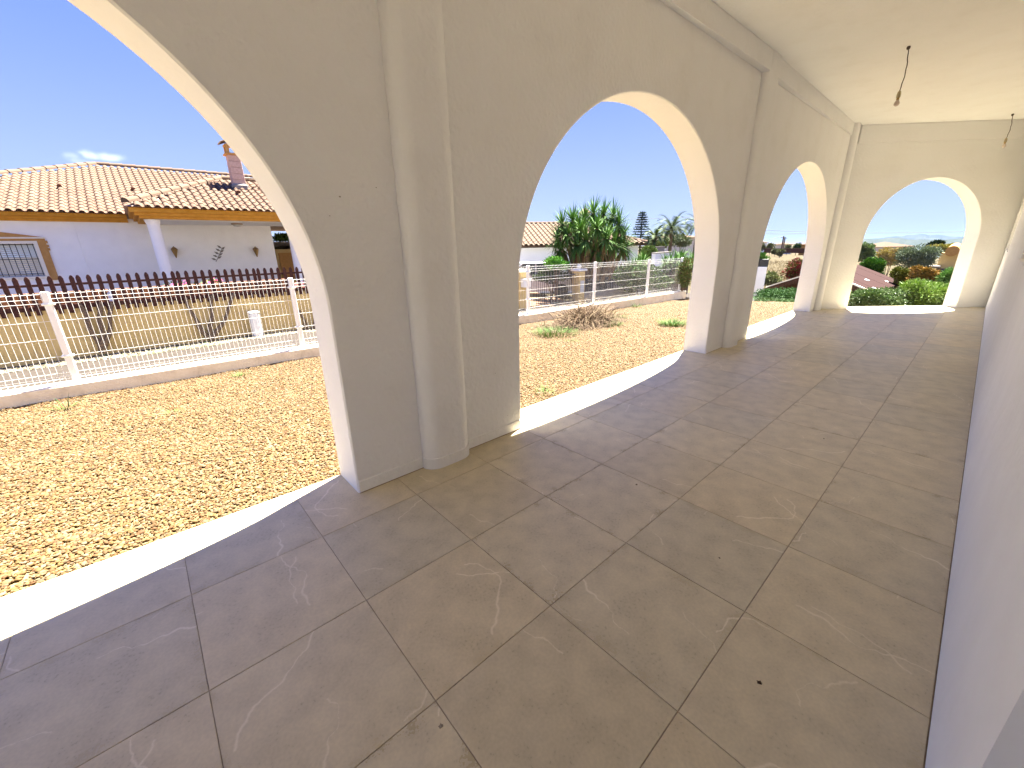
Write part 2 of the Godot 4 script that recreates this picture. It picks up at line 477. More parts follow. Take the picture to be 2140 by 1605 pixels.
func build_terrace() -> void:
	# --- floor
	var slab := Build.new()
	var outline := PackedVector2Array([Vector2(OUT_X + 0.005, 5.2), Vector2(HOUSE_X, 5.2), Vector2(HOUSE_X, -13.95), Vector2(OUT_X + 0.005, -10.949)])
	var tri := Geometry2D.triangulate_polygon(outline)
	for i in range(0, tri.size(), 3):
		var q := []
		for k in 3:
			q.append(Vector3(outline[tri[i + k]].x, -0.004, outline[tri[i + k]].y))
		slab.face(q[0], q[1], q[2], Vector3.UP)
	for i in 4:
		var p := outline[i]
		var q := outline[(i + 1) % 4]
		slab.quad(Vector3(p.x, -0.004, p.y), Vector3(q.x, -0.004, q.y), Vector3(q.x, -0.6, q.y), Vector3(p.x, -0.6, p.y), Vector3(p.x + q.x - 2, 0, p.y + q.y + 8))
	var floor_o := structure(put("terrace_floor", slab, M.grout))
	var tile_mats := []
	for i in 7:
		var m := StandardMaterial3D.new()
		m.albedo_texture = stone_texture(100 + i * 7)
		m.roughness = 0.45
		m.metallic_specular = 0.4
		tile_mats.append(m)
	var cols := [[OUT_X + 0.004, -0.0014], [0.0014, 0.5986], [0.6014, 1.1986], [1.2014, 1.7986], [1.8014, HOUSE_X - 0.004]]
	var clip := PackedVector2Array([Vector2(-3, 9), Vector2(4, 9), Vector2(4, -11.56 - 4), Vector2(-3, -11.56 + 3)])
	var cache := {}
	for k in range(-8, 24):
		for ci in cols.size():
			var x0: float = cols[ci][0]
			var x1: float = cols[ci][1]
			var z1 := -0.6 * k - 0.0014
			var z0 := -0.6 * (k + 1) + 0.0014
			var rect := PackedVector2Array([Vector2(x0, z0), Vector2(x1, z0), Vector2(x1, z1), Vector2(x0, z1)])
			var whole := true
			for p in rect:
				if p.y < -11.56 - p.x:
					whole = false
			var turn := rng.randi_range(0, 3)
			var which := rng.randi_range(0, tile_mats.size() - 1)
			var mesh: ArrayMesh
			var key := "%d_%d" % [ci, turn]
			if whole and cache.has(key):
				mesh = cache[key]
			else:
				var poly := rect
				if not whole:
					var got := Geometry2D.intersect_polygons(rect, clip)
					if got.is_empty():
						continue
					poly = got[0]
				var cx := (x0 + x1) * 0.5
				var cz := (z0 + z1) * 0.5
				var b := Build.new()
				var ins := poly if not whole else PackedVector2Array([Vector2(x0 + 0.0015, z0 + 0.0015), Vector2(x1 - 0.0015, z0 + 0.0015), Vector2(x1 - 0.0015, z1 - 0.0015), Vector2(x0 + 0.0015, z1 - 0.0015)])
				var ti := Geometry2D.triangulate_polygon(ins)
				for i in range(0, ti.size(), 3):
					b.face(Vector3(ins[ti[i]].x - cx, 0, ins[ti[i]].y - cz), Vector3(ins[ti[i + 1]].x - cx, 0, ins[ti[i + 1]].y - cz), Vector3(ins[ti[i + 2]].x - cx, 0, ins[ti[i + 2]].y - cz), Vector3.UP)
				for i in poly.size():
					var j := (i + 1) % poly.size()
					var a := Vector3(ins[i].x - cx, 0, ins[i].y - cz)
					var a2 := Vector3(ins[j].x - cx, 0, ins[j].y - cz)
					var e := Vector3(poly[i].x - cx, -0.0012 if whole else 0.0, poly[i].y - cz)
					var e2 := Vector3(poly[j].x - cx, -0.0012 if whole else 0.0, poly[j].y - cz)
					var out := (a + a2) * 0.5
					if whole:
						b.quad(a, a2, e2, e, out + Vector3.UP * 0.3)
					b.quad(e, e2, e2 + Vector3.DOWN * 0.02, e + Vector3.DOWN * 0.02, out)
				for i in b.v.size():
					var w := Vector2(b.v[i].x, b.v[i].z).rotated(turn * PI / 2) / 0.62
					b.uv[i] = w + Vector2(0.5, 0.5)
				mesh = b.mesh()
				if whole:
					cache[key] = mesh
			var o := obj("tile", mesh, tile_mats[which], floor_o)
			o.position = Vector3((x0 + x1) * 0.5, 0.0005 * rng.randf(), (z0 + z1) * 0.5)
	# --- arcade wall: three arches towards the garden
	var poly := PackedVector2Array()
	poly.append(Vector2(-5.2, -0.012))
	poly.append_array(arch_points(-3.955, -0.275, 1.2, 2.87))
	poly.append_array(arch_points(1.205, 4.89, 1.2, 2.87))
	poly.append_array(arch_points(6.46, 10.23, 1.2, 2.85))
	poly.append(Vector2(10.81, -0.012))
	poly.append(Vector2(10.81, 4.1))
	poly.append(Vector2(-5.2, 4.1))
	var arcade := thing("arcade_wall", "long white plastered wall with three round arches open to the gravel garden", "wall")
	put("wall", wall_mesh(poly, DEPTH, 0.01, arcade_place), M.plaster, arcade)
	pier_column(arcade, -0.215, -0.605)
	pier_column(arcade, -5.45, -5.87)
	pier_column(arcade, -10.52, -10.80)
	# beams that step out above the arches, a little out of line
	for q in [[5.2, -0.3, 0.03, 0.08], [-0.5, -5.47, 0.02, 0.09], [-5.85, -10.55, 0.075, 0.02]]:
		var b := Build.new()
		var zt: float = q[0]
		var zb: float = q[1]
		var a0 := Vector3(IN_X - 0.01, 3.57, zt)
		var b0 := Vector3(IN_X - 0.01, 3.57, zb)
		var a1 := Vector3(IN_X + float(q[2]), 3.575, zt)
		var b1 := Vector3(IN_X + float(q[3]), 3.575, zb)
		var up := Vector3.UP * (CEIL - 3.575 + 0.005)
		b.quad(a0, b0, b1, a1, Vector3.DOWN)
		b.quad(a1, b1, b1 + up, a1 + up, Vector3.RIGHT)
		b.quad(a0, a1, a1 + up, a0 + up, Vector3.BACK)
		b.quad(b0, b1, b1 + up, b0 + up, Vector3.FORWARD)
		put("beam", b, M.plaster, arcade)
	# skirting lines on the pier faces
	for q in [[0.268, -0.21], [-0.61, -1.198], [-4.897, -5.445], [-5.875, -6.453]]:
		var b := Build.new()
		b.soft_box(xf(Vector3(IN_X + 0.001, 0.042, (q[0] + q[1]) * 0.5)), Vector3(0.01, 0.086, absf(q[0] - q[1])), 0.003)
		put("skirting", b, M.plaster, arcade)
	# dirt packed into the joint between wall and floor
	for q in [[0.268, -0.21], [-0.61, -1.198], [-4.897, -5.445], [-5.875, -6.453]]:
		var b := Build.new()
		b.bb(Vector3(IN_X + 0.005, 0.0005, q[0]), Vector3(IN_X + 0.0095, 0.0045, q[1]))
		put("floor_joint", b, M.grout, arcade)
	# chips and scuffs in the plaster
	for q in [[710.0, 411.0, 0.006], [689.0, 451.0, 0.0035], [897.0, 229.0, 0.0035], [1061.0, 868.0, 0.004], [962.0, 887.0, 0.005], [786.0, 392.0, 0.004], [1035.0, 780.0, 0.004]]:
		var p := on_x(q[0], q[1], IN_X)
		var b := Build.new()
		b.col = lin(0.34, 0.30, 0.25)
		for k in 5:
			var a0 := TAU * k / 5.0
			var a1 := TAU * (k + 1) / 5.0
			b.face(Vector3(0.0012, 0, 0), Vector3(0.0006, cos(a0) * q[2] * (0.5 + 0.4 * (k % 2)), sin(a0) * q[2]), Vector3(0.0006, cos(a1) * q[2] * (0.5 + 0.4 * ((k + 1) % 2)), sin(a1) * q[2]), Vector3.RIGHT)
		put("plaster_chip", b, M.stone, arcade).position = p
	# --- slanting end wall with its own arch
	var ep := PackedVector2Array()
	ep.append(Vector2(0, -0.012))
	ep.append_array(arch_points(0.69, 3.11, 1.5, 2.76))
	ep.append(Vector2(4.2, -0.012))
	ep.append(Vector2(4.2, 4.1))
	ep.append(Vector2(0, 4.1))
	var endw := thing("end_wall", "white wall set at a slant with a single arch framing the hills", "wall")
	put("wall", wall_mesh(ep, DEPTH, 0.01, end_place), M.plaster, endw)
	var eb := Build.new()
	eb.box(Transform3D(Basis(END_DIR, Vector3.UP, END_DIR.cross(Vector3.UP)), END_AT + END_DIR * 2.05 + Vector3.UP * 3.62 - END_OUT * 0.012), Vector3(3.9, 0.33, 0.05))
	put("beam", eb, M.plaster, endw)
	# --- house wall on the right, with a doorway beside the camera and a shallow window near the far end
	var house := thing("house_wall", "white rendered house wall along the terrace opposite the arches", "wall")
	var hb := Build.new()
	var hx := HOUSE_X + 0.15
	for q in [[5.2, 1.0, 0, 4.1], [0.015, -4.6, 0, 4.1], [1.0, 0.015, 2.15, 4.1], [-4.6, -5.6, 0, 1.3], [-4.6, -5.6, 2.5, 4.1], [-5.6, -11.2, 0, 4.1], [-11.2, -12.9, 0, 1.27], [-11.2, -12.9, 2.5, 4.1], [-12.9, -13.6, 0, 4.1]]:
		hb.bb(Vector3(HOUSE_X, q[2], q[0]), Vector3(HOUSE_X + 0.3, q[3], q[1]))
	put("wall", hb, M.white_wall, house)
	for q in [[-4.6, -5.6, 1.3], [-11.2, -12.9, 1.27]]:
		var w := Build.new()
		w.bb(Vector3(HOUSE_X + 0.085, q[2], q[0] - 0.001), Vector3(HOUSE_X + 0.14, 2.499, q[1] + 0.001))
		var wo := put("window_shutter", w, M.cream_paint, house)
		var s := Build.new()
		s.soft_box(xf(Vector3(HOUSE_X + 0.035, q[2] + 0.012, (q[0] + q[1]) * 0.5)), Vector3(0.1, 0.03, q[0] - q[1] + 0.06), 0.006)
		put("sill", s, M.white_wall, wo)
	var db := Build.new()
	db.bb(Vector3(HOUSE_X + 0.2, 0.012, 0.985), Vector3(HOUSE_X + 0.25, 2.14, 0.03))
	var door := put("door", db, M.shutter, house)
	var hd := Build.new()
	hd.tube([Vector3(HOUSE_X + 0.2, 1.05, 0.9), Vector3(HOUSE_X + 0.15, 1.05, 0.9), Vector3(HOUSE_X + 0.15, 1.05, 0.78)], [0.01, 0.01, 0.01], 8)
	put("handle", hd, M.cement, door)
	# unseen wall behind the camera, arch added for light; and the roof
	var bp := PackedVector2Array([Vector2(-0.334, -0.012)])
	bp.append_array(arch_points(0.3, 2.4, 1.5, 2.76))
	bp.append_array([Vector2(2.664, -0.012), Vector2(2.664, 4.1), Vector2(-0.334, 4.1)])
	tag(put("unseen_back_wall", wall_mesh(bp, 0.3, 0.01, func(p, y, d): return Vector3(IN_X + p, y, 5.201 + d)), M.plaster), "unseen white plastered wall closing the near end of the terrace, its arch added to let in light", "wall")
	var cb := Build.new()
	var cp := [Vector2(IN_X + 0.002, 5.199), Vector2(HOUSE_X - 0.002, 5.199), Vector2(HOUSE_X - 0.002, -13.474), Vector2(IN_X + 0.002, -10.81)]
	cb.quad(Vector3(cp[0].x, CEIL, cp[0].y), Vector3(cp[1].x, CEIL, cp[1].y), Vector3(cp[2].x, CEIL, cp[2].y), Vector3(cp[3].x, CEIL, cp[3].y), Vector3.DOWN)
	cb.quad(Vector3(cp[0].x, 4.0, cp[0].y), Vector3(cp[1].x, 4.0, cp[1].y), Vector3(cp[2].x, 4.0, cp[2].y), Vector3(cp[3].x, 4.0, cp[3].y), Vector3.UP)
	structure(put("ceiling", cb, M.plaster))
	var rb := Build.new()
	rb.bb(Vector3(OUT_X, 4.102, 5.5), Vector3(9.0, 4.4, -10.9))
	rb.bb(Vector3(0.9, 4.102, -10.9), Vector3(9.0, 4.4, -12.3))
	structure(put("terrace_roof", rb, M.white_wall))
	# bare bulbs on their flex
	for q in [[Vector3(0.925, CEIL, -6.7), 0.46, 1.0, "bare light bulb hanging by brown flex from ceiling in the middle of the terrace"], [Vector3(1.86, CEIL, -12.3), 0.40, 0.8, "bare light bulb hanging on a short flex near the slanting end wall"]]:
		var t := thing("pendant_bulb", q[3], "light bulb", q[0], "bare bulbs under the ceiling")
		var ln: float = q[1]
		var fb := Build.new()
		var pts := []
		var rad := []
		for i in 13:
			var f := i / 12.0
			pts.append(Vector3(0.03 * sin(f * 2.6) + 0.003 * sin(f * 21.0), -0.02 - ln * f, 0.02 * f + 0.003 * cos(f * 17.0)))
			rad.append(0.0055)
		fb.tube(pts, rad, 6)
		put("flex", fb, M.cord, t)
		var rose := Build.new()
		rose.lathe(Vector3(0, -0.035, 0), [[0.0, 0.0], [0.014, 0.002], [0.02, 0.02], [0.016, 0.036]], 12)
		put("ceiling_hook", rose, M.cord, t)
		var e: Vector3 = pts[12]
		var so := Build.new()
		so.lathe(e + Vector3(0, -0.07, 0), [[0.021, 0.0], [0.022, 0.035], [0.017, 0.062], [0.008, 0.075], [0.0, 0.076]], 14)
		put("socket", so, M.socket, t)
		var br := Build.new()
		br.lathe(e + Vector3(0, -0.098, 0), [[0.014, 0.0], [0.0165, 0.008], [0.0145, 0.014], [0.0165, 0.021], [0.0145, 0.028]], 14)
		put("screw_cap", br, M.brass, t)
		var gl := Build.new()
		gl.lathe(e + Vector3(0, -0.165, 0), [[0.0, 0.0], [0.012, 0.002], [0.024, 0.012], [0.029, 0.028], [0.025, 0.045], [0.016, 0.06], [0.014, 0.07]], 18)
		put("bulb", gl, M.bulb, t)
	# dead leaves and crumbs blown onto the tiles
	var li := 0
	for q in [[1587.0, 1426.0, 0.022, "dark curled dead leaf on the tiles near the house wall"], [1504.0, 1166.0, 0.012, "tiny black crumb on a veined tile"], [1722.0, 917.0, 0.014, "small brown leaf scrap on the tiles halfway along"], [1330.0, 1013.0, 0.018, "thin brown twig scrap lying on a tile"], [921.0, 1517.0, 0.02, "small chip of pale leaf lying in the foreground tiles"]]:
		var b := Build.new()
		b.col = [lin(0.05, 0.025, 0.015), lin(0.02, 0.018, 0.016), lin(0.07, 0.035, 0.02), lin(0.14, 0.09, 0.05), lin(0.3, 0.25, 0.18)][li]
		var sc: float = q[2]
		for k in 4:
			var a := li * 1.3 + k * 1.7
			var d := Vector3(cos(a), 0.25, sin(a)).normalized()
			b.leaf(Vector3(-d.x, 0.04, -d.z) * sc * 0.5, d, d.cross(Vector3.UP).normalized(), sc * (1.0 if k < 2 else 0.6), sc * 0.5)
		var o := put(numbered("dead_leaf"), b, M.dry)
		o.position = on_y(q[0], q[1], 0.001)
		tag(o, q[3], "leaf litter", "litter on the terrace floor")
		li += 1

# ------------------------------------------------------------------ ground
func lane_y(z: float) -> float:
	return -0.08 - 0.042 * maxf(0.0, -1.0 - z) if z > -30.0 else -1.298 - 0.004 * (-30.0 - z)

func terrain_y(x: float, z: float) -> float:
	var d := Vector2(x - EYE.x, z - EYE.z).length()
	var y := lane_y(z) - 0.05
	# the plot beyond the terrace lies lower
	var low := smoothstep(-4.6, -4.2, x) * smoothstep(-12.4, -13.2, z)
	y = lerpf(y, minf(y, -1.9), low)
	# and the land falls away towards the valley with the hills behind
	var az := rad_to_deg(atan2(-(x - EYE.x), -(z - EYE.z)))
	var fall := smoothstep(13.0, 8.0, az)
	y -= fall * 0.034 * maxf(0.0, d - 60.0) * smoothstep(60.0, 300.0, d)
	if d > 40.0:
		y += 0.35 * sin(x * 0.05) * cos(z * 0.04)
	return y

func build_ground() -> void:
	# terrain as rings of growing size round the terrace
	var b := Build.new()
	var radii := [0.0, 3.0, 6, 9, 12, 14, 15, 16, 18, 20, 23, 27, 32, 40, 50, 65, 85, 110, 140, 180, 240, 330, 500, 800, 1400, 2600, 5200, 9500]
	var secs := 180
	var pt := func(i: int, k: int) -> Vector3:
		var a := TAU * k / secs
		var p := Vector3(EYE.x - sin(a) * radii[i], 0, EYE.z - cos(a) * radii[i])
		var y := terrain_y(p.x, p.z)
		if p.x > -5.0 and p.z > -12.3:
			y = minf(y, -0.75)
		p.y = y
		return p
	for i in radii.size() - 1:
		for k in secs:
			var p0: Vector3 = pt.call(i, k)
			var p1: Vector3 = pt.call(i, k + 1)
			var p2: Vector3 = pt.call(i + 1, k + 1)
			var p3: Vector3 = pt.call(i + 1, k)
			if i > 0:
				b.face(p0, p1, p2, Vector3.UP)
			b.face(p0, p2, p3, Vector3.UP)
	structure(put("ground", b, M.field))
	# gravel bed
	var g := Build.new()
	var zz := [5.5, 3, 1, -1, -3, -5, -7, -9, -11, -12.3]
	for i in zz.size() - 1:
		var z0: float = zz[i]
		var z1: float = zz[i + 1]
		g.quad(Vector3(OUT_X + 0.01, -0.034, z0), Vector3(OUT_X + 0.01, -0.034, z1), Vector3(fence_x(z1), -0.064 - drop(z1), z1), Vector3(fence_x(z0), -0.064 - drop(z0), z0), Vector3.UP)
	g.quad(Vector3(OUT_X + 0.01, -0.034, -12.3), Vector3(fence_x(-12.3), -0.064 - drop(-12.3), -12.3), Vector3(fence_x(-12.3), -2.2, -12.35), Vector3(OUT_X + 0.01, -2.2, -12.35), Vector3.FORWARD)
	structure(put("gravel_bed", g, M.soil))
	# the stones themselves
	var mm := MultiMesh.new()
	mm.transform_format = MultiMesh.TRANSFORM_3D
	mm.use_colors = true
	mm.mesh = pebble_mesh()
	var pal := [lin(0.109, 0.0648, 0.0203), lin(0.127, 0.0814, 0.0309), lin(0.1, 0.0539, 0.0168), lin(0.143, 0.0986, 0.047), lin(0.0852, 0.0481, 0.0186), lin(0.114, 0.0697, 0.0235), lin(0.151, 0.112, 0.063), lin(0.0852, 0.058, 0.0309), lin(0.0933, 0.0435, 0.0156)]
	var spots := []
	var z := 4.4
	var rr := RandomNumberGenerator.new()
	rr.seed = 77
	for i in 340000:
		var zq := lerpf(4.2, -12.15, rr.randf())
		var xq := lerpf(OUT_X - 0.008, fence_x(zq) + 0.11, rr.randf())
		spots.append(Vector2(xq, zq))
	mm.instance_count = spots.size()
	for i in spots.size():
		var p: Vector2 = spots[i]
		var s := rr.randf_range(0.6, 1.25) * 0.0088
		if rr.randf() < 0.05:
			s *= 1.55
		var bs := Basis.from_euler(Vector3(rr.randf_range(-0.5, 0.5), rr.randf() * TAU, rr.randf_range(-0.4, 0.4))).scaled_local(Vector3(s * rr.randf_range(1.0, 1.7), s * rr.randf_range(0.5, 0.85), s * rr.randf_range(0.8, 1.15)))
		var y := gravel_y(p.x, p.y) + rr.randf_range(-0.003, 0.007)
		mm.set_instance_transform(i, Transform3D(bs, Vector3(p.x, y, p.y)))
		var cc: Color = pal[rr.randi_range(0, pal.size() - 1)]
		var f := rr.randf_range(0.85, 1.12)
		mm.set_instance_color(i, Color(minf(cc.r * f, 0.85), minf(cc.g * f, 0.8), cc.b * f))
	var mi := MultiMeshInstance3D.new()
	mi.name = "gravel_stones"
	mi.multimesh = mm
	mi.material_override = M.stone
	add_child(mi)
	stuff(mi)
	tag(mi, "golden ochre pebble gravel covering the garden", "gravel")
	# lane, neighbour's drive
	var l := Build.new()
	var zs := [8.0, 3, -1, -4, -8, -12, -16, -22, -30]
	for i in zs.size() - 1:
		var z0: float = zs[i]
		var z1: float = zs[i + 1]
		l.quad(Vector3(fence_x(z0) - 0.05, lane_y(z0), z0), Vector3(fence_x(z1) - 0.05, lane_y(z1), z1), Vector3(-7.75, lane_y(z1), z1), Vector3(-7.75, lane_y(z0), z0), Vector3.UP)
	structure(put("lane", l, M.lane))
	var dr := Build.new()
	dr.quad(Vector3(-7.75, lane_y(-7.9) + 0.004, -7.9), Vector3(-7.75, lane_y(-11) + 0.004, -11), Vector3(-16, lane_y(-12), -15), Vector3(-16, lane_y(-9) + 0.1, -8), Vector3.UP)
	structure(put("driveway", dr, M.drive))
	# the neighbours' yard behind the yellow wall
	var yd := Build.new()
	yd.quad(Vector3(-7.75, -0.1, 8), Vector3(-7.75, -0.12, -7.5), Vector3(-26, -0.12, -7.5), Vector3(-26, -0.1, 8), Vector3.UP)
	structure(put("yard", yd, M.lane))

func fence_x(z: float) -> float:
	return -4.76 - 0.033 * z

func drop(z: float) -> float:
	return 0.012 * maxf(0.0, -1.0 - z)

func gravel_y(x: float, z: float) -> float:
	var t := clampf((x - OUT_X) / (fence_x(z) - OUT_X), 0.0, 1.0)
	return -0.028 - t * (0.03 + drop(z)) + 0.006 * sin(x * 5.0 + z * 3.0) * t

func pebble_mesh() -> ArrayMesh:
	var s := SphereMesh.new()
	s.radius = 1.0
	s.height = 2.0
	s.radial_segments = 7
	s.rings = 3
	var a := s.get_mesh_arrays()
	var v: PackedVector3Array = a[Mesh.ARRAY_VERTEX]
	for i in v.size():
		var p := v[i]
		v[i] = p * (1.0 + 0.14 * sin(p.x * 4.1 + p.z * 3.0) + 0.1 * cos(p.z * 5.2 - p.y * 4.0))
	a[Mesh.ARRAY_VERTEX] = v
	a[Mesh.ARRAY_COLOR] = null
	var m := ArrayMesh.new()
	m.add_surface_from_arrays(Mesh.PRIMITIVE_TRIANGLES, a)
	return m

# ------------------------------------------------------------------ white welded mesh fence on its low wall
func build_fence() -> void:
	var zs := [6.9, 4.37, 1.86, -0.66, -3.06, -5.45, -7.77, -10.23, -12.12]
	var kw := thing("low_wall", "low cream plastered wall under the white mesh fence", "wall")
	var b := Build.new()
	var slices := 24
	for i in slices:
		var z0 := lerpf(7.0, -12.35, float(i) / slices)
		var z1 := lerpf(7.0, -12.35, float(i + 1) / slices)
		var prof := func(z: float) -> Array:
			var x := fence_x(z)
			var t := kerb_top(z)
			return [Vector3(x + 0.125, -0.5, z), Vector3(x + 0.125, t - 0.012, z), Vector3(x + 0.113, t, z), Vector3(x - 0.113, t, z), Vector3(x - 0.125, t - 0.012, z), Vector3(x - 0.125, -0.9, z)]
		var p: Array = prof.call(z0)
		var q: Array = prof.call(z1)
		var outs := [Vector3.RIGHT, Vector3(1, 1, 0), Vector3.UP, Vector3(-1, 1, 0), Vector3.LEFT]
		for k in 5:
			b.quad(p[k], q[k], q[k + 1], p[k + 1], outs[k])
		if i == slices - 1:
			for k in range(1, 5):
				b.face(q[0], q[k], q[k + 1], Vector3.FORWARD)
	put("coping_wall", b, M.kerb, kw)
	var f := thing("mesh_fence", "white welded wire mesh fence with square posts along the gravel garden", "fence")
	for i in zs.size():
		var z: float = zs[i]
		var x := fence_x(z)
		var y0 := kerb_top(z)
		var p := Build.new()
		p.soft_box(xf(Vector3(x, y0 + 0.53, z)), Vector3(0.06, 1.06, 0.06), 0.006)
		var po := put("post", p, M.white_paint, f)
		for h in [0.92, 0.32]:
			var cl := Build.new()
			cl.soft_box(xf(Vector3(x, y0 + h, z)), Vector3(0.078, 0.022, 0.105), 0.005)
			put("clamp", cl, M.white_paint, po)
		var bp := Build.new()
		bp.soft_box(xf(Vector3(x, y0 + 0.006, z)), Vector3(0.12, 0.012, 0.12), 0.003)
		put("base_plate", bp, M.white_paint, po)
		if i == zs.size() - 1:
			continue
		var zn: float = zs[i + 1]
		var w := Build.new()
		var L := absf(zn - z) - 0.07
		var heights := [[1.03, 0.0], [0.98, 0.035], [0.93, 0.0], [0.73, 0.0], [0.525, 0.0], [0.32, 0.0], [0.125, 0.0], [0.09, 0.035], [0.055, 0.0]]
		var at := func(t: float, h: float, o: float) -> Vector3:
			var zq := lerpf(z - 0.035, zn + 0.035, t)
			return Vector3(fence_x(zq) + o, lerpf(y0, kerb_top(zn), t) + h, zq)
		for h in heights:
			w.tube([at.call(0.0, h[0], h[1]), at.call(1.0, h[0], h[1])], [0.0024, 0.0024], 5, false)
		var cnt := int(L / 0.05)
		for k in cnt + 1:
			var t := float(k) / cnt
			var line := [at.call(t, 1.05, 0.0)]
			var rad := [0.002]
			for h in heights:
				if h[0] in [1.03, 0.98, 0.93, 0.125, 0.09, 0.055]:
					line.append(at.call(t, h[0], h[1])); rad.append(0.002)
			line.append(at.call(t, 0.03, 0.0)); rad.append(0.002)
			w.tube(line, rad, 4, false)
		stuff(put("wire_panel", w, M.white_paint, f))

func kerb_top(z: float) -> float:
	return 0.105 - drop(z) * 0.35

# ------------------------------------------------------------------ yellow wall, picket fence, plants against it
func build_lane_side() -> void:
	var w := thing("yellow_wall", "yellow rendered boundary wall across the lane below the brown pickets", "wall")
	var b := Build.new()
	b.bb(Vector3(-7.75, -0.6, 8.0), Vector3(-7.58, 0.74, -7.4))
	put("wall", b, M.yellow, w)
	var cb := Build.new()
	cb.soft_box(xf(Vector3(-7.665, 0.7485, 0.3)), Vector3(0.2, 0.016, 15.4), 0.004)
	put("coping", cb, M.cream_paint, w)
	var f := thing("picket_fence", "dark brown wooden picket fence with pointed tops on the yellow wall", "fence")
	var z := 4.3
	var k := 0
	while z > -3.4:
		var p := Build.new()
		var ww := 0.058
		var x0 := -7.56
		var x1 := -7.538
		var top := 1.25 - 0.012 * maxf(0.0, -z)
		var bot := 0.665
		var pts := [Vector2(z - ww / 2, bot), Vector2(z + ww / 2, bot), Vector2(z + ww / 2, top - 0.045), Vector2(z + ww / 4, top - 0.008), Vector2(z, top), Vector2(z - ww / 4, top - 0.008), Vector2(z - ww / 2, top - 0.045)]
		for i in range(1, pts.size() - 1):
			p.face(Vector3(x1, pts[0].y, pts[0].x), Vector3(x1, pts[i].y, pts[i].x), Vector3(x1, pts[i + 1].y, pts[i + 1].x), Vector3.RIGHT)
			p.face(Vector3(x0, pts[0].y, pts[0].x), Vector3(x0, pts[i].y, pts[i].x), Vector3(x0, pts[i + 1].y, pts[i + 1].x), Vector3.LEFT)
		for i in pts.size():
			var a: Vector2 = pts[i]
			var c: Vector2 = pts[(i + 1) % pts.size()]
			var mid := (a + c) * 0.5 - Vector2(z, 1.0)
			p.quad(Vector3(x0, a.y, a.x), Vector3(x0, c.y, c.x), Vector3(x1, c.y, c.x), Vector3(x1, a.y, a.x), Vector3(0, mid.y, mid.x))
		put("picket", p, M.dark_wood, f)
		k += 1
		z -= 0.075 if k % 11 == 0 else 0.12
	for q in [[1.13, 0.035], [0.80, 0.07]]:
		var r := Build.new()
		r.bb(Vector3(-7.6, q[0] - q[1], 4.4), Vector3(-7.562, q[0], -3.4))
		put("rail", r, M.dark_wood, f)
	# woody stems trained up the wall
	for q in [[[215.0, 737.0], [[166.0, 630.0, 190.0, 690.0], [208.0, 630.0, 212.0, 690.0], [232.0, 632.0, 233.0, 690.0]], "bare three stemmed woody climber on yellow wall beside the first fence post"],
			[[440.0, 710.0], [[388.0, 622.0, 408.0, 680.0], [444.0, 617.0, 440.0, 680.0], [489.0, 613.0, 470.0, 680.0]], "wide forked bare climber in the middle of yellow wall near the white bollard"],
			[[650.0, 697.0], [[626.0, 648.0, 636.0, 678.0], [668.0, 620.0, 660.0, 670.0]], "bare climber stems on the yellow wall beside the arch pier"]]:
		var t := thing("climber", q[2], "climbing plant", Vector3.ZERO, "bare climbers on the yellow wall")
		var base := on_x(q[0][0], q[0][1], -7.45)
		for st in q[1]:
			var s := Build.new()
			var top := on_x(st[0], st[1], -7.52)
			var mid := on_x(st[2], st[3], -7.47)
			var pts := []
			var rad := []
			for i in 9:
				var f2 := i / 8.0
				var pp := base.lerp(mid, f2).lerp(mid.lerp(top, f2), f2)
				pts.append(pp + Vector3(0, 0, 0.014 * sin(f2 * 11.0 + st[0])))
				rad.append(lerpf(0.042, 0.024, f2) * (1.0 + 0.15 * sin(f2 * 9.0 + st[0])))
			s.tube(pts, rad, 8)
			put("stem", s, M.bark, t)
	# white service bollard
	var bo := thing("bollard", "white rounded utility bollard standing at the yellow wall", "bollard", on_x(541.0, 706.0, -7.42))
	var bb := Build.new()
	var th := 0.53
	bb.soft_box(xf(Vector3(0, th * 0.5 - 0.02, 0)), Vector3(0.16, th, 0.17), 0.03)
	put("body", bb, M.white_paint, bo)
	var cap := Build.new()
	cap.soft_box(xf(Vector3(0, th - 0.01, 0)), Vector3(0.175, 0.05, 0.185), 0.02)
	put("cap", cap, M.white_paint, bo)
	# dry verge
	var vg := Build.new()
	var r := RandomNumberGenerator.new()
	r.seed = 5
	for i in 9000:
		var zz := r.randf_range(4.2, -7.3)
		var edge := 0.52 + 0.09 * sin(zz * 2.3) + 0.05 * sin(zz * 6.1)
		var x := -7.57 + edge * pow(r.randf(), 0.8)
		var green := r.randf() < 0.16 + 0.12 * sin(zz * 1.7)
		vg.col = lin(0.10, 0.15, 0.04) if green else lin(0.30, 0.26, 0.19).lerp(lin(0.2, 0.165, 0.105), r.randf())
		var a := r.randf() * TAU
		var d := Vector3(cos(a) * 0.9, r.randf_range(0.35, 1.0), sin(a) * 0.9).normalized()
		vg.blade(Vector3(x, lane_y(zz) + 0.004, zz), d, d.cross(Vector3.UP).normalized(), r.randf_range(0.04, 0.11), 0.008, 0.7, 2)
	for i in 2500:
		var zz := r.randf_range(4.2, -7.3)
		var x := -7.57 + 0.5 * r.randf()
		vg.col = lin(0.33, 0.30, 0.26).lerp(lin(0.2, 0.165, 0.13), r.randf())
		var a := r.randf() * TAU
		vg.leaf(Vector3(x, lane_y(zz) + 0.01, zz), Vector3(cos(a), 0.1, sin(a)), Vector3(-sin(a), 0.1, cos(a)), 0.05, 0.03)
	var vo := put("verge_grass", vg, M.dry)
	stuff(vo)
	tag(vo, "strip of dry straw coloured grass at the foot of the yellow wall", "grass")
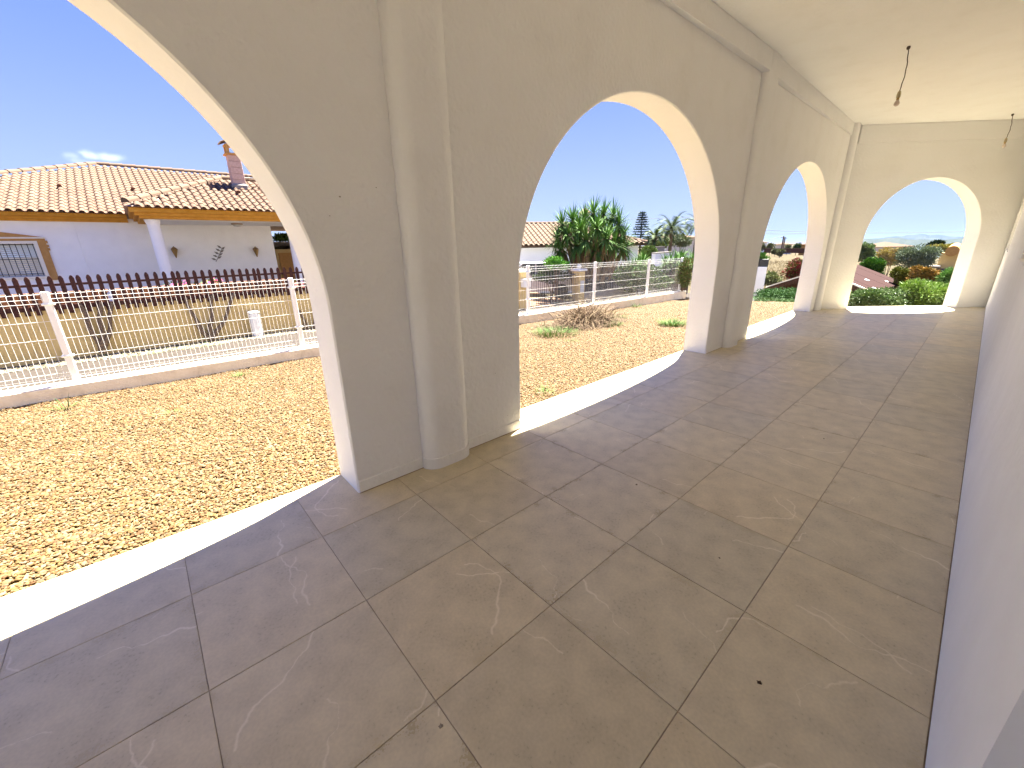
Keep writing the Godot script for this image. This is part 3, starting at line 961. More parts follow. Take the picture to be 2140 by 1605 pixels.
	for q in [[4.4, 1.5, "long terracotta planter trough behind the pickets below the barred window"], [1.4, -1.4, "terracotta planter trough behind the pickets in front of the porch"]]:
		var tr := thing("planter_trough", q[2], "planter", Vector3(-8.0, 0, (q[0] + q[1]) * 0.5), "terracotta troughs behind the pickets")
		var tb := Build.new()
		tb.soft_box(xf(Vector3(0, 0.42, 0)), Vector3(0.3, 1.04, q[0] - q[1]), 0.02)
		put("box", tb, M.terracotta, tr)
		var lp := Build.new()
		lp.soft_box(xf(Vector3(0, 0.95, 0)), Vector3(0.36, 0.05, q[0] - q[1] + 0.06), 0.015)
		put("rim", lp, M.terracotta, tr)
	# flowering pots behind the pickets
	var fl := [[362.0, 592.0, lin(0.75, 0.12, 0.38), "pink flowers"], [395.0, 590.0, lin(0.7, 0.10, 0.33), "pink flowers"], [440.0, 583.0, lin(0.78, 0.2, 0.42), "pink flowers"], [622.0, 592.0, lin(0.75, 0.06, 0.05), "red flowers"]]
	var names := ["pot of pink flowers behind the pickets beside the porch column", "second pot of pink flowers from the porch column, behind the pickets", "pot of tall pink flowers behind the pickets under the wall lantern", "pot of red flowers behind the pickets by the porch corner"]
	for i in fl.size():
		var p := on_x(fl[i][0], fl[i][1], -8.1)
		var t := thing("flower_pot", names[i], "flower pot", Vector3(p.x, -0.1, p.z), "flower pots behind the pickets")
		var stand := p.y + 0.1
		var pb := Build.new()
		pb.lathe(Vector3(0, 0, 0), [[0.13, 0.0], [0.15, stand - 0.26], [0.16, stand - 0.22], [0.13, stand - 0.22], [0.0, stand - 0.24]], 16)
		put("pot", pb, M.white_paint if i != 1 else M.pink_stone, t)
		var lf := Build.new()
		var pe := Build.new()
		for li in 160:
			var d := Vector3(r.randf_range(-1, 1), r.randf_range(-0.2, 1), r.randf_range(-1, 1)).normalized()
			lf.col = lin(0.08, 0.16, 0.04).lerp(lin(0.16, 0.24, 0.06), r.randf())
			var q := Vector3(0, stand - 0.15, 0) + d * r.randf_range(0.04, 0.17)
			lf.leaf(q, d, d.cross(Vector3.UP).normalized(), 0.06, 0.03)
			if li % 3 == 0:
				pe.col = (fl[i][2] as Color).lerp(lin(0.8, 0.5, 0.6), r.randf() * 0.3)
				for m in 5:
					var a := TAU * m / 5
					var s2 := d.cross(Vector3.UP).normalized()
					var d2 := (s2 * cos(a) + d.cross(s2) * sin(a) + d * 0.4).normalized()
					pe.leaf(q + d * 0.05, d2, d2.cross(d).normalized(), 0.03, 0.025)
		put("leaves", lf, M.leaf, t)
		stuff(put("flowers", pe, M.leaf, t))

# ------------------------------------------------------------------ roofs
func tile_mesh(pitch: float, length: float) -> ArrayMesh:
	# double-roll clay tile: barrel then shallow pan, with a thick lower lip
	var b := Build.new()
	var prof := []
	for i in 7:
		var a := PI * i / 6.0
		prof.append(Vector2(-pitch * 0.5 + pitch * 0.31 - cos(a) * pitch * 0.31, 0.02 + sin(a) * pitch * 0.24))
	prof.append(Vector2(pitch * 0.3, 0.004))
	prof.append(Vector2(pitch * 0.5, 0.016))
	var h := length * 0.5
	for i in prof.size() - 1:
		var p: Vector2 = prof[i]
		var q: Vector2 = prof[i + 1]
		var o := Vector3(-(q.y - p.y), q.x - p.x, 0)
		b.quad(Vector3(p.x, p.y, -h), Vector3(q.x, q.y, -h), Vector3(q.x, q.y + 0.02, h), Vector3(p.x, p.y + 0.02, h), o)
		b.quad(Vector3(p.x, p.y + 0.02, h), Vector3(q.x, q.y + 0.02, h), Vector3(q.x, q.y, h), Vector3(p.x, p.y, h), Vector3.BACK)
	return b.mesh()

var clay_mats := []
func clay_material(i: int) -> StandardMaterial3D:
	if clay_mats.is_empty():
		for c in [[lin(0.101, 0.06, 0.0409), lin(0.131, 0.0842, 0.0576)], [lin(0.108, 0.0675, 0.0457), lin(0.14, 0.0936, 0.0649)], [lin(0.0936, 0.0528, 0.036), lin(0.122, 0.0745, 0.0528)], [lin(0.113, 0.0745, 0.0505), lin(0.144, 0.101, 0.0721)]]:
			clay_mats.append(grained(ramp_tex(128, 0.05, 4, [[0.0, c[0]], [1.0, c[1]]], 300 + clay_mats.size()), 0.7, 0.9))
	return clay_mats[i % clay_mats.size()]

# tiles over a roof face; corner is the eave's left end, along the eave direction, up the slope; shape in (along, up)
func tile_spots(corner: Vector3, along: Vector3, up: Vector3, shape: PackedVector2Array, pitch: float, row: float) -> Array:
	var out := []
	var nrm := along.cross(up).normalized()
	if nrm.y < 0.0:
		nrm = -nrm
	var lo := Vector2(1e9, 1e9)
	var hi := Vector2(-1e9, -1e9)
	for p in shape:
		lo = lo.min(p); hi = hi.max(p)
	var u := lo.y + row * 0.45
	var r := 0
	while u < hi.y:
		var a := lo.x + pitch * 0.5
		while a < hi.x:
			if Geometry2D.is_point_in_polygon(Vector2(a, u), shape):
				var o := corner + along * a + up * u + nrm * 0.012
				out.append(Transform3D(Basis(nrm.cross(-up) if nrm.cross(-up).dot(along) > 0 else -nrm.cross(-up), nrm, -up).orthonormalized(), o))
			a += pitch
		u += row
		r += 1
	return out

func hip_caps(parent: Node, a: Vector3, b: Vector3, step := 0.33, size := 0.1) -> void:
	var d := (b - a)
	var cnt := int(d.length() / step)
	var mesh: ArrayMesh
	var bb := Build.new()
	var segs := 7
	for i in segs:
		var a0 := PI * i / segs
		var a1 := PI * (i + 1) / segs
		var r0 := size * 0.86
		var r1 := size * 1.05
		var p0 := Vector3(-cos(a0) * r0, sin(a0) * r0, -step * 0.55)
		var p1 := Vector3(-cos(a1) * r0, sin(a1) * r0, -step * 0.55)
		var q0 := Vector3(-cos(a0) * r1, sin(a0) * r1, step * 0.55)
		var q1 := Vector3(-cos(a1) * r1, sin(a1) * r1, step * 0.55)
		bb.quad(p0, p1, q1, q0, p0 + p1)
		bb.face(q0, q1, Vector3(0, 0, step * 0.55), Vector3.BACK)
	mesh = bb.mesh()
	for i in cnt:
		var p := a + d * ((i + 0.5) / cnt)
		var z := -d.normalized()
		var x := Vector3.UP.cross(z).normalized()
		var o := obj("ridge_tile", mesh, clay_material(1 + 2 * (i % 2)), parent)
		o.transform = Transform3D(Basis(x, z.cross(x), z), p + Vector3.UP * 0.05)

func merge_tiles(spots: Array, m: ArrayMesh) -> ArrayMesh:
	var st := SurfaceTool.new()
	st.begin(Mesh.PRIMITIVE_TRIANGLES)
	for t in spots:
		st.append_from(m, 0, t)
	return st.commit()

# ------------------------------------------------------------------ the bungalow across the lane
func build_bungalow() -> void:
	var h := thing("bungalow", "white bungalow with ochre cornice and clay tiled roof behind the picket fence", "house")
	var WX := -14.2
	var EAVE := 2.62
	var b := Build.new()
	# front wall with the window opening, side wall
	var zr := 2.80
	var zl := 4.15
	b.bb(Vector3(WX - 0.3, -0.3, 9.0), Vector3(WX, 2.5, zl))
	b.bb(Vector3(WX - 0.3, -0.3, zr), Vector3(WX, 2.5, -2.7))
	b.bb(Vector3(WX - 0.3, -0.3, zl), Vector3(WX, 1.06, zr))
	b.bb(Vector3(WX - 0.3, 1.86, zl), Vector3(WX, 2.5, zr))
	b.bb(Vector3(-24.0, -0.3, -2.4), Vector3(WX - 0.3, 2.5, -2.7))
	put("wall", b, M.white_wall, h)
	# pipe chase line on the wall
	var cr := Build.new()
	cr.tube([Vector3(WX + 0.004, -0.2, 1.97), Vector3(WX + 0.004, 2.4, 1.97)], [0.008, 0.008], 6)
	put("wall_bead", cr, M.white_wall, h)
	# cornice: stepped ochre moulding
	var corn := func(name_: String, parts: Array) -> void:
		var cb := Build.new()
		for p in parts:
			cb.bb(p[0], p[1])
		put(name_, cb, M.ochre, h)
	for lay in [[2.40, 2.455, 0.06], [2.457, 2.515, 0.13], [2.517, 2.60, 0.25]]:
		corn.call("cornice", [[Vector3(WX + 0.002, lay[0], 9.0), Vector3(WX + lay[2], lay[1], 0.86)]])
	for lay in [[2.37, 2.43, 0.18], [2.432, 2.50, 0.10], [2.502, 2.60, 0.02]]:
		var i: float = lay[2]
		corn.call("cornice", [[Vector3(-11.5 - i, lay[0], 0.84 - i), Vector3(-11.9, lay[1], -5.2 + i)], [Vector3(-11.9, lay[0], 0.84 - i), Vector3(WX, lay[1], 0.5)]])
	var pc := Build.new()
	pc.bb(Vector3(-11.92, 2.36, 0.48), Vector3(WX + 0.001, 2.5, -5.0))
	put("porch_ceiling", pc, M.white_wall, h)
	# porch columns
	for z in [0.43, -2.74]:
		var cb := Build.new()
		cb.lathe(Vector3(-11.92, -0.2, z), [[0.15, 0.0], [0.15, 0.12], [0.125, 0.16], [0.125, 2.44], [0.15, 2.5], [0.16, 2.56]], 20)
		put("porch_column", cb, M.white_wall, h)
	# main roof: hipped, ridge along z
	var ap := Vector3(-19.0, 4.456, 1.2)
	var ap2 := Vector3(-19.0, 4.456, -4.0)
	var el := Vector3(-13.9, EAVE, 6.3)
	var er := Vector3(-13.9, EAVE, -9.1)
	var rb := Build.new()
	rb.quad(el, er, ap2, ap, Vector3(1, 1, 0))
	rb.face(el, ap, Vector3(-24.1, EAVE, 6.3), Vector3(0, 1, 1))
	rb.face(er, ap2, Vector3(-24.1, EAVE, -9.1), Vector3(0, 1, -1))
	rb.quad(Vector3(-24.1, EAVE, 6.3), ap, ap2, Vector3(-24.1, EAVE, -9.1), Vector3(-1, 1, 0))
	rb.quad(el, er, Vector3(-24.1, EAVE, -9.1), Vector3(-24.1, EAVE, 6.3), Vector3.DOWN)
	var roof := put("roof", rb, M.pink_stone, h)
	# porch roof
	var s := 0.415
	var fl := Vector3(-11.45, EAVE, 0.88)
	var fr := Vector3(-11.45, EAVE, -5.03)
	var pl := Vector3(-13.85, EAVE + 2.4 * s, -1.52)
	var pr := Vector3(-13.85, EAVE + 2.4 * s, -2.63)
	var pb := Build.new()
	pb.quad(fl, fr, pr, pl, Vector3(1, 1, 0))
	pb.quad(fl, pl, Vector3(-17.0, pl.y, pl.z), Vector3(-15.5, EAVE, 0.88), Vector3(0, 1, 1))
	pb.quad(fr, pr, Vector3(-17.0, pr.y, pr.z), Vector3(-15.5, EAVE, -5.03), Vector3(0, 1, -1))
	pb.quad(pl, pr, Vector3(-17.0, pr.y, pr.z), Vector3(-17.0, pl.y, pl.z), Vector3.UP)
	pb.quad(fl, fr, Vector3(-15.5, EAVE, -5.03), Vector3(-15.5, EAVE, 0.88), Vector3.DOWN)
	put("porch_roof", pb, M.pink_stone, h)
	# clay tiles: the 300 nearest one by one, the rest together
	var pitch := 0.18
	var row := 0.285
	var tm := tile_mesh(pitch, 0.34)
	var up1 := (ap - Vector3(-13.9, EAVE, 1.2)).normalized()
	var len1 := (ap - Vector3(-13.9, EAVE, 1.2)).length()
	var spots := tile_spots(el + Vector3(0.06, -0.02, 0), Vector3(0, 0, -1), up1, PackedVector2Array([Vector2(2.2, -0.05), Vector2(15.4, -0.05), Vector2(10.3, len1), Vector2(5.1, len1), Vector2(2.2, 2.3)]), pitch, row)
	# leave out what lies under the porch roof
	var keep := []
	for t in spots:
		var py: float = EAVE + s * minf(0.88 - t.origin.z, t.origin.z + 5.03)
		if t.origin.x > -17.0 and t.origin.z < 0.88 and t.origin.z > -5.03 and minf(py, pl.y) > t.origin.y + 0.02:
			continue
		keep.append(t)
	var up2 := (pl - Vector3(-11.45, EAVE, -1.52)).normalized()
	var len2 := (pl - Vector3(-11.45, EAVE, -1.52)).length()
	keep.append_array(tile_spots(fl + Vector3(0.05, -0.02, 0), Vector3(0, 0, -1), up2, PackedVector2Array([Vector2(0, -0.05), Vector2(5.91, -0.05), Vector2(3.51, len2), Vector2(2.4, len2)]), pitch, row))
	var order := []
	for t in keep:
		var seen: Vector3 = cam_basis.inverse() * (t.origin - EYE)
		var u: float = 1070.0 + FOCAL * seen.x / -seen.z if seen.z < 0 else -999.0
		order.append([t.origin.distance_to(EYE) + (0.0 if u > -20.0 and u < 640.0 else 1000.0), t])
	order.sort_custom(func(p, q): return p[0] < q[0])
	var rest := []
	for i in order.size():
		if i < 300:
			var o := obj("roof_tile", tm, clay_material((i * 13 + (i / 7) * 5) % 4), h)
			o.transform = order[i][1]
		else:
			rest.append(order[i][1])
	stuff(obj("roof_tiles", merge_tiles(rest, tm), clay_material(1), h))
	hip_caps(h, el.lerp(ap, 0.3), ap)
	hip_caps(h, ap2, ap)
	hip_caps(h, fl + Vector3(-0.05, 0.03, -0.05), pl)
	hip_caps(h, pr, pl)
	hip_caps(h, fr + Vector3(-0.05, 0.03, 0.05), pr)
	# small roof vents
	for q in [[125.0, 390.0], [278.0, 396.0], [497.0, 403.0]]:
		var vb := Build.new()
		var d := ray(q[0], q[1])
		var t := 0.0
		var best := EYE
		while t < 20.0:
			t += 0.02
			best = EYE + d * t
			var ry := EAVE + 0.36 * (-13.9 - best.x) if q[0] < 300.0 else EAVE + s * (-11.45 - best.x)
			if best.x < -11.6 and best.y < ry + 0.06 and (q[0] > 300.0 or best.x < -14.0):
				break
		vb.tube([best + Vector3(0.13, 0.0, 0), best + Vector3(-0.12, 0.05, 0)], [0.055, 0.035], 10)
		put("roof_vent", vb, M.terracotta, h)
	# chimney in grooved pink stone with a small tiled cap
	var c := Vector3(-13.25, 3.2, -1.86)
	var ch := Node3D.new()
	ch.name = "chimney"
	h.add_child(ch)
	for i in 6:
		var cb := Build.new()
		var hh := 0.163
		cb.soft_box(xf(c + Vector3(0, 0.13 + i * hh, 0)), Vector3(0.36 - i * 0.006, hh - 0.005, 0.335 - i * 0.006), 0.01)
		put("stone_course", cb, M.pink_stone, ch)
	var fb := Build.new()
	fb.soft_box(xf(c + Vector3(0.02, 0.10, 0)), Vector3(0.46, 0.34, 0.43), 0.05)
	put("cement_flashing", fb, M.cement, ch)
	var lb := Build.new()
	lb.soft_box(xf(c + Vector3(0, 1.05, 0)), Vector3(0.43, 0.05, 0.42), 0.012)
	put("ledge", lb, M.ochre_trim, ch)
	for sx in [-1, 1]:
		for sz in [-1, 1]:
			var qb := Build.new()
			qb.soft_box(xf(c + Vector3(sx * 0.135, 1.165, sz * 0.125)), Vector3(0.075, 0.19, 0.075), 0.008)
			put("cap_post", qb, M.ochre_trim, ch)
	var gb := Build.new()
	gb.soft_box(xf(c + Vector3(0, 1.28, 0)), Vector3(0.37, 0.045, 0.35), 0.008)
	put("cap_slab", gb, M.ochre_trim, ch)
	var ctm := tile_mesh(0.1, 0.3)
	for i in 5:
		for sd in [-1.0, 1.0]:
			var o := obj("cap_tile", ctm, clay_material(i), ch)
			var zdir := Vector3(0, -0.5, sd).normalized()
			var yd := Vector3(0, 1.0, 0.5 * sd).normalized()
			o.transform = Transform3D(Basis(yd.cross(zdir), yd, zdir), c + Vector3(-0.2 + i * 0.1, 1.35, sd * 0.12))
	var rdg := Build.new()
	rdg.tube([c + Vector3(-0.27, 1.40, 0), c + Vector3(0.27, 1.40, 0)], [0.05, 0.05], 10)
	put("cap_ridge", rdg, clay_material(3), ch)
	# satellite antenna beside the chimney
	var an := thing("antenna", "white flat antenna panel on a bracket beside the chimney", "antenna", c + Vector3(0.05, 0.5, -0.42))
	var pbx := Build.new()
	pbx.soft_box(xf(Vector3(0, 0.22, -0.12), 0.4), Vector3(0.06, 0.28, 0.34), 0.02)
	put("panel", pbx, M.white_paint, an)
	var ab := Build.new()
	ab.tube([Vector3(-0.05, -0.05, 0.42), Vector3(0, -0.04, 0.0), Vector3(0, 0.02, -0.06), Vector3(0, 0.14, -0.1)], [0.016, 0.016, 0.018, 0.018], 8)
	put("bracket", ab, M.cement, an)
	# window: ochre surround with a low pediment, white frame, shutter and iron grille
	var wx := WX + 0.02
	var win := Build.new()
	win.bb(Vector3(WX + 0.001, 1.06, zl), Vector3(WX + 0.03, 1.0, zr))
	for q in [[zr, zr - 0.07], [zl, zl + 0.07]]:
		win.bb(Vector3(WX - 0.06, 1.0, q[0]), Vector3(WX + 0.05, 1.925, q[1]))
	win.bb(Vector3(WX - 0.06, 1.86, zl), Vector3(WX + 0.049, 1.925, zr))
	var wo := put("window", win, M.cream_paint, h)
	var su := Build.new()
	su.bb(Vector3(WX + 0.002, 0.95, zr - 0.07), Vector3(WX + 0.035, 1.98, zr - 0.22))
	su.bb(Vector3(WX + 0.002, 0.95, zl + 0.07), Vector3(WX + 0.035, 1.98, zl + 0.22))
	su.bb(Vector3(WX + 0.002, 1.925, zl + 0.07), Vector3(WX + 0.034, 1.98, zr - 0.07))
	for yk in [1.72, 1.80, 1.9]:
		su.tube([Vector3(WX + 0.02, yk - 0.03, zr - 0.225), Vector3(WX + 0.02, yk + 0.03, zr - 0.225)], [0.028, 0.028], 8)
	var pk := Vector3(WX + 0.04, 2.17, (zl + zr) * 0.5)
	for dx in [0.002, 0.04]:
		su.face(Vector3(WX + dx, 2.02, zr - 0.2), Vector3(WX + dx, 2.02, zl + 0.2), Vector3(WX + dx, 2.17, pk.z), Vector3.RIGHT)
	su.quad(Vector3(WX, 2.02, zr - 0.2), Vector3(WX + 0.04, 2.02, zr - 0.2), pk, pk - Vector3(0.04, 0, 0), Vector3.UP)
	put("surround", su, M.ochre_trim, wo)
	var tr := Build.new()
	tr.soft_box(xf(Vector3(WX + 0.025, 2.0, (zl + zr) * 0.5)), Vector3(0.06, 0.04, zl - zr + 0.46), 0.008)
	put("pediment_strip", tr, M.cream_paint, wo)
	var sh := Build.new()
	for i in 16:
		sh.bb(Vector3(WX - 0.12, 1.062 + i * 0.05, zl), Vector3(WX - 0.1, 1.107 + i * 0.05, zr))
	put("shutter", sh, M.shutter, wo)
	var nb := int((zl - zr) / 0.1)
	for i in nb + 1:
		var z := lerpf(zr + 0.03, zl - 0.03, float(i) / nb)
		var ib := Build.new()
		ib.tube([Vector3(WX - 0.03, 1.08, z), Vector3(WX - 0.03, 1.86, z)], [0.008, 0.008], 6)
		put("grille_bar", ib, M.black_iron, wo)
	for y in [1.12, 1.49, 1.84]:
		var ib := Build.new()
		ib.tube([Vector3(WX - 0.022, y, zl), Vector3(WX - 0.022, y, zr)], [0.008, 0.008], 6)
		put("grille_rail", ib, M.black_iron, wo)
	# wall lanterns, ceiling lamps, metal leaf ornament
	var k := 0
	for q in [[365.0, 527.0], [534.0, 526.0]]:
		var p := on_x(q[0], q[1], WX)
		var t := thing("wall_lantern", ["brass cone wall lantern on the porch wall next to the column", "brass cone wall lantern on the porch wall at its open end"][k], "wall lamp", p, "cone lanterns on the porch wall")
		var lb2 := Build.new()
		lb2.lathe(Vector3(0.1, -0.17, 0), [[0.0, 0.0], [0.014, 0.01], [0.09, 0.24], [0.086, 0.25], [0.0, 0.252]], 6)
		put("shade", lb2, M.brass, t)
		var tp := Build.new()
		tp.lathe(Vector3(0.1, 0.082, 0), [[0.1, 0.0], [0.02, 0.07], [0.0, 0.09]], 6)
		put("top", tp, M.brown_metal, t)
		var ar := Build.new()
		ar.tube([Vector3(0.0, -0.02, 0), Vector3(0.06, 0.0, 0)], [0.012, 0.012], 6)
		ar.soft_box(xf(Vector3(0.008, 0, 0)), Vector3(0.016, 0.12, 0.06), 0.004)
		put("bracket", ar, M.brown_metal, t)
		k += 1
	k = 0
	for q in [[495.0, 467.0], [591.0, 474.0]]:
		var d := ray(q[0], q[1])
		var p := EYE + d * ((2.36 - EYE.y) / d.y)
		p.x = maxf(p.x, -13.6)
		var t := thing("porch_lamp", ["oval bulkhead lamp under the porch ceiling in front of the lantern wall", "oval bulkhead lamp under the porch ceiling by the open corner"][k], "lamp", Vector3(p.x, 2.36, p.z), "bulkhead lamps under the porch ceiling")
		var ob := Build.new()
		ob.lathe(Vector3(0, -0.09, 0), [[0.0, 0.0], [0.09, 0.012], [0.125, 0.05], [0.13, 0.06]], 16)
		put("glass", ob, M.shutter, t)
		var rg := Build.new()
		rg.lathe(Vector3(0, -0.035, 0), [[0.13, 0.0], [0.15, 0.005], [0.15, 0.035], [0.0, 0.036]], 16)
		put("rim", rg, M.brown_metal, t)
		k += 1
	var orp := on_x(459.0, 533.0, WX + 0.02)
	var orn := thing("wall_ornament", "grey metal leaf sprig hung on the porch wall between two lanterns", "ornament", orp)
	var sp := Build.new()
	sp.tube([Vector3(0, -0.2, 0.14), Vector3(0, -0.02, 0.02), Vector3(0, 0.2, -0.1)], [0.008, 0.008, 0.006], 6)
	put("stem", sp, M.cement, orn)
	for i in 9:
		var f := i / 8.0
		var base := Vector3(0, -0.15, 0.11).lerp(Vector3(0, 0.2, -0.1), f)
		var sd := 1.0 if i % 2 == 0 else -1.0
		var lb3 := Build.new()
		var dir := Vector3(0.06, 0.45 + 0.3 * f, sd * 0.9).normalized()
		lb3.leaf(base, dir, dir.cross(Vector3.RIGHT).normalized(), 0.15, 0.06)
		put("leaf", lb3, M.cement, orn)
	# what shows past the end of the porch wall: an ochre outhouse and a hedge
	var oh := thing("outhouse", "small ochre outhouse with a plank canopy past the porch corner", "shed", Vector3(-19.5, -0.1, -4.9))
	var o1 := Build.new()
	o1.bb(Vector3(-1.2, 0, -1.3), Vector3(1.0, 1.75, 1.2))
	put("wall", o1, M.yellow, oh)
	var o2 := Build.new()
	o2.bb(Vector3(1.0, 0.0, 0.25), Vector3(1.05, 1.6, 1.1))
	put("door", o2, M.ochre_trim, oh)
	for i in 10:
		var o3 := Build.new()
		o3.box(Transform3D(Basis(Vector3.BACK, 0.1), Vector3(0.2, 1.86, -1.4 + i * 0.3)), Vector3(3.2, 0.05, 0.27))
		put("roof_plank", o3, M.cement, oh)

# ------------------------------------------------------------------ plants
func bush(called: String, label: String, category: String, group: String, u0: float, v0: float, u1: float, v1: float, dist: float, count: int, size: float, pal: Array, sd: int, opts := {}) -> Node3D:
	var r := RandomNumberGenerator.new()
	r.seed = sd
	var c := away((u0 + u1) * 0.5, (v0 + v1) * 0.5, dist)
	var l := away(u0, (v0 + v1) * 0.5, dist)
	var q := away(u1, (v0 + v1) * 0.5, dist)
	var t := away((u0 + u1) * 0.5, v0, dist)
	var bt := away((u0 + u1) * 0.5, v1, dist)
	var rx := l.distance_to(q) * 0.5
	var ry := (t.y - bt.y) * 0.5
	var grow: float = opts.get("reach", 1.0)
	c.y -= ry * (grow - 1.0)
	ry *= grow
	var gy: float = opts.get("ground", terrain_y(c.x, c.z))
	var right := (q - l).normalized()
	right.y = 0
	right = right.normalized()
	var fwd := right.cross(Vector3.UP)
	var rz: float = opts.get("deep", rx * 0.75)
	var o := thing(called, label, category, Vector3(c.x, gy, c.z), group)
	var cc := Vector3(0, c.y - gy, 0)
	var lowest := maxf(0.1, bt.y - gy - ry * 0.5)
	var f := Build.new()
	var clumps := []
	var nc: int = opts.get("clumps", 16)
	for i in nc:
		var d := Vector3(r.randf_range(-1, 1), r.randf_range(-1, 1), r.randf_range(-1, 1)).normalized()
		var rad := r.randf_range(0.35, 0.74)
		clumps.append([d * rad, r.randf_range(0.26, 0.46)])
	var upright: float = opts.get("upright", 0.3)
	for i in count:
		var k: Array = clumps[r.randi_range(0, nc - 1)]
		var d := Vector3(r.randfn(), r.randfn(), r.randfn()).normalized()
		var p: Vector3 = k[0] + d * float(k[1]) * pow(r.randf(), 0.33)
		var w := cc + right * p.x * rx + Vector3.UP * p.y * ry + fwd * p.z * rz
		if w.y < lowest * 0.4:
			continue
		var dir := (d + Vector3.UP * upright + Vector3(r.randfn(), r.randfn(), r.randfn()) * 0.5).normalized()
		var side := dir.cross(Vector3(r.randfn(), r.randfn(), r.randfn())).normalized()
		var col: Color = pal[r.randi_range(0, pal.size() - 1)]
		f.col = col.lerp(pal[r.randi_range(0, pal.size() - 1)], r.randf())
		f.leaf(w, dir, side, size * r.randf_range(0.7, 1.3), size * float(opts.get("wide", 0.5)))
	put(opts.get("crown", "foliage"), f, M.gloss_leaf if opts.has("gloss") else M.leaf, o)
	var s := Build.new()
	for i in int(opts.get("stems", 4)):
		var k: Array = clumps[i % nc]
		var e: Vector3 = cc + right * k[0].x * rx * 0.7 + Vector3.UP * k[0].y * ry * 0.5 + fwd * k[0].z * rz * 0.7
		var a := TAU * i / 4.0
		var tr: float = opts.get("trunk", 0.03)
		s.tube([Vector3(cos(a) * tr, -0.05, sin(a) * tr), Vector3(e.x * 0.3, e.y * 0.5, e.z * 0.3), e], [tr, tr * 0.75, tr * 0.3], 6)
	put(opts.get("wood", "stem"), s, M.bark, o)
	return o

func yucca_heads(t: Node3D, heads: Array, r: RandomNumberGenerator, blades: int, ln: float, wd: float) -> void:
	var f := Build.new()
	var dead := Build.new()
	var tk := Build.new()
	for h in heads:
		var p: Vector3 = h
		for i in blades:
			var a := r.randf() * TAU
			var el := lerpf(1.5, -1.0, pow(float(i) / blades, 0.8)) + r.randf_range(-0.12, 0.12)
			var d := Vector3(cos(a) * cos(el), sin(el), sin(a) * cos(el))
			var side := d.cross(Vector3.UP).normalized() if absf(d.y) < 0.98 else Vector3.RIGHT
			f.col = lin(0.065, 0.13, 0.03).lerp(lin(0.10, 0.19, 0.045), r.randf())
			f.blade(p, d, side, ln * r.randf_range(0.8, 1.15), wd, r.randf_range(0.3, 0.65), 3)
		for i in blades / 9:
			var a := r.randf() * TAU
			var d := Vector3(cos(a) * 0.35, -1.0, sin(a) * 0.35).normalized()
			dead.col = lin(0.20, 0.11, 0.05).lerp(lin(0.30, 0.2, 0.1), r.randf())
			dead.blade(p - Vector3.UP * r.randf() * 0.5, d, d.cross(Vector3.RIGHT).normalized(), ln * 0.9, wd * 0.8, 0.1, 2)
		tk.tube([Vector3(p.x * 0.25, 0, p.z * 0.25), Vector3(p.x * 0.6, p.y * 0.5, p.z * 0.6), p], [0.13, 0.1, 0.07], 8)
	put("crown", f, M.leaf, t)
	put("dead_leaves", dead, M.dry, t)
	put("trunk", tk, M.bark, t)

func palm(called: String, label: String, at: Vector3, crown: Vector3, fronds: int, ln: float, sd: int, trunk_r: float) -> void:
	var r := RandomNumberGenerator.new()
	r.seed = sd
	var t := thing(called, label, "palm tree", at, "palms beyond the lane")
	var c := crown - at
	var tk := Build.new()
	var pts := []
	var rad := []
	for i in 12:
		var f := i / 11.0
		pts.append(Vector3(c.x * f, c.y * f, c.z * f))
		rad.append(trunk_r * (1.15 - 0.3 * f + (0.06 if i % 2 == 0 else 0.0)) * (1.35 if i == 11 else 1.0))
	tk.tube(pts, rad, 10)
	put("trunk", tk, M.bark, t)
	var b := Build.new()
	for i in fronds:
		var a := TAU * i * 0.381966 + r.randf_range(-0.2, 0.2)
		var el := lerpf(1.2, -0.3, pow(float(i) / fronds, 0.8))
		var d := Vector3(cos(a) * cos(el), sin(el), sin(a) * cos(el))
		var side := Vector3(-sin(a), 0, cos(a))
		var p := c
		var segs := 16
		var g := lin(0.04, 0.065, 0.022).lerp(lin(0.07, 0.095, 0.034), r.randf())
		for k in segs:
			var q := p + d * ln / segs
			b.col = lin(0.16, 0.14, 0.06)
			b.tri(p - side * 0.012, p + side * 0.012, q)
			b.col = g
			var w := sin(PI * (0.12 + 0.85 * k / segs)) * ln * 0.27
			for s in [-1.0, 1.0]:
				for m in 2:
					var ld: Vector3 = (side * s * 0.75 + d * 0.6 + Vector3.UP * 0.22).normalized()
					var pp := p.lerp(q, m * 0.5)
					b.tri(pp, pp + d * 0.055, pp + ld * w * r.randf_range(0.85, 1.1))
			d = (d + Vector3.DOWN * (2.1 / segs) * (0.35 + float(k) / segs)).normalized()
			p = q
	put("crown", b, M.leaf, t)

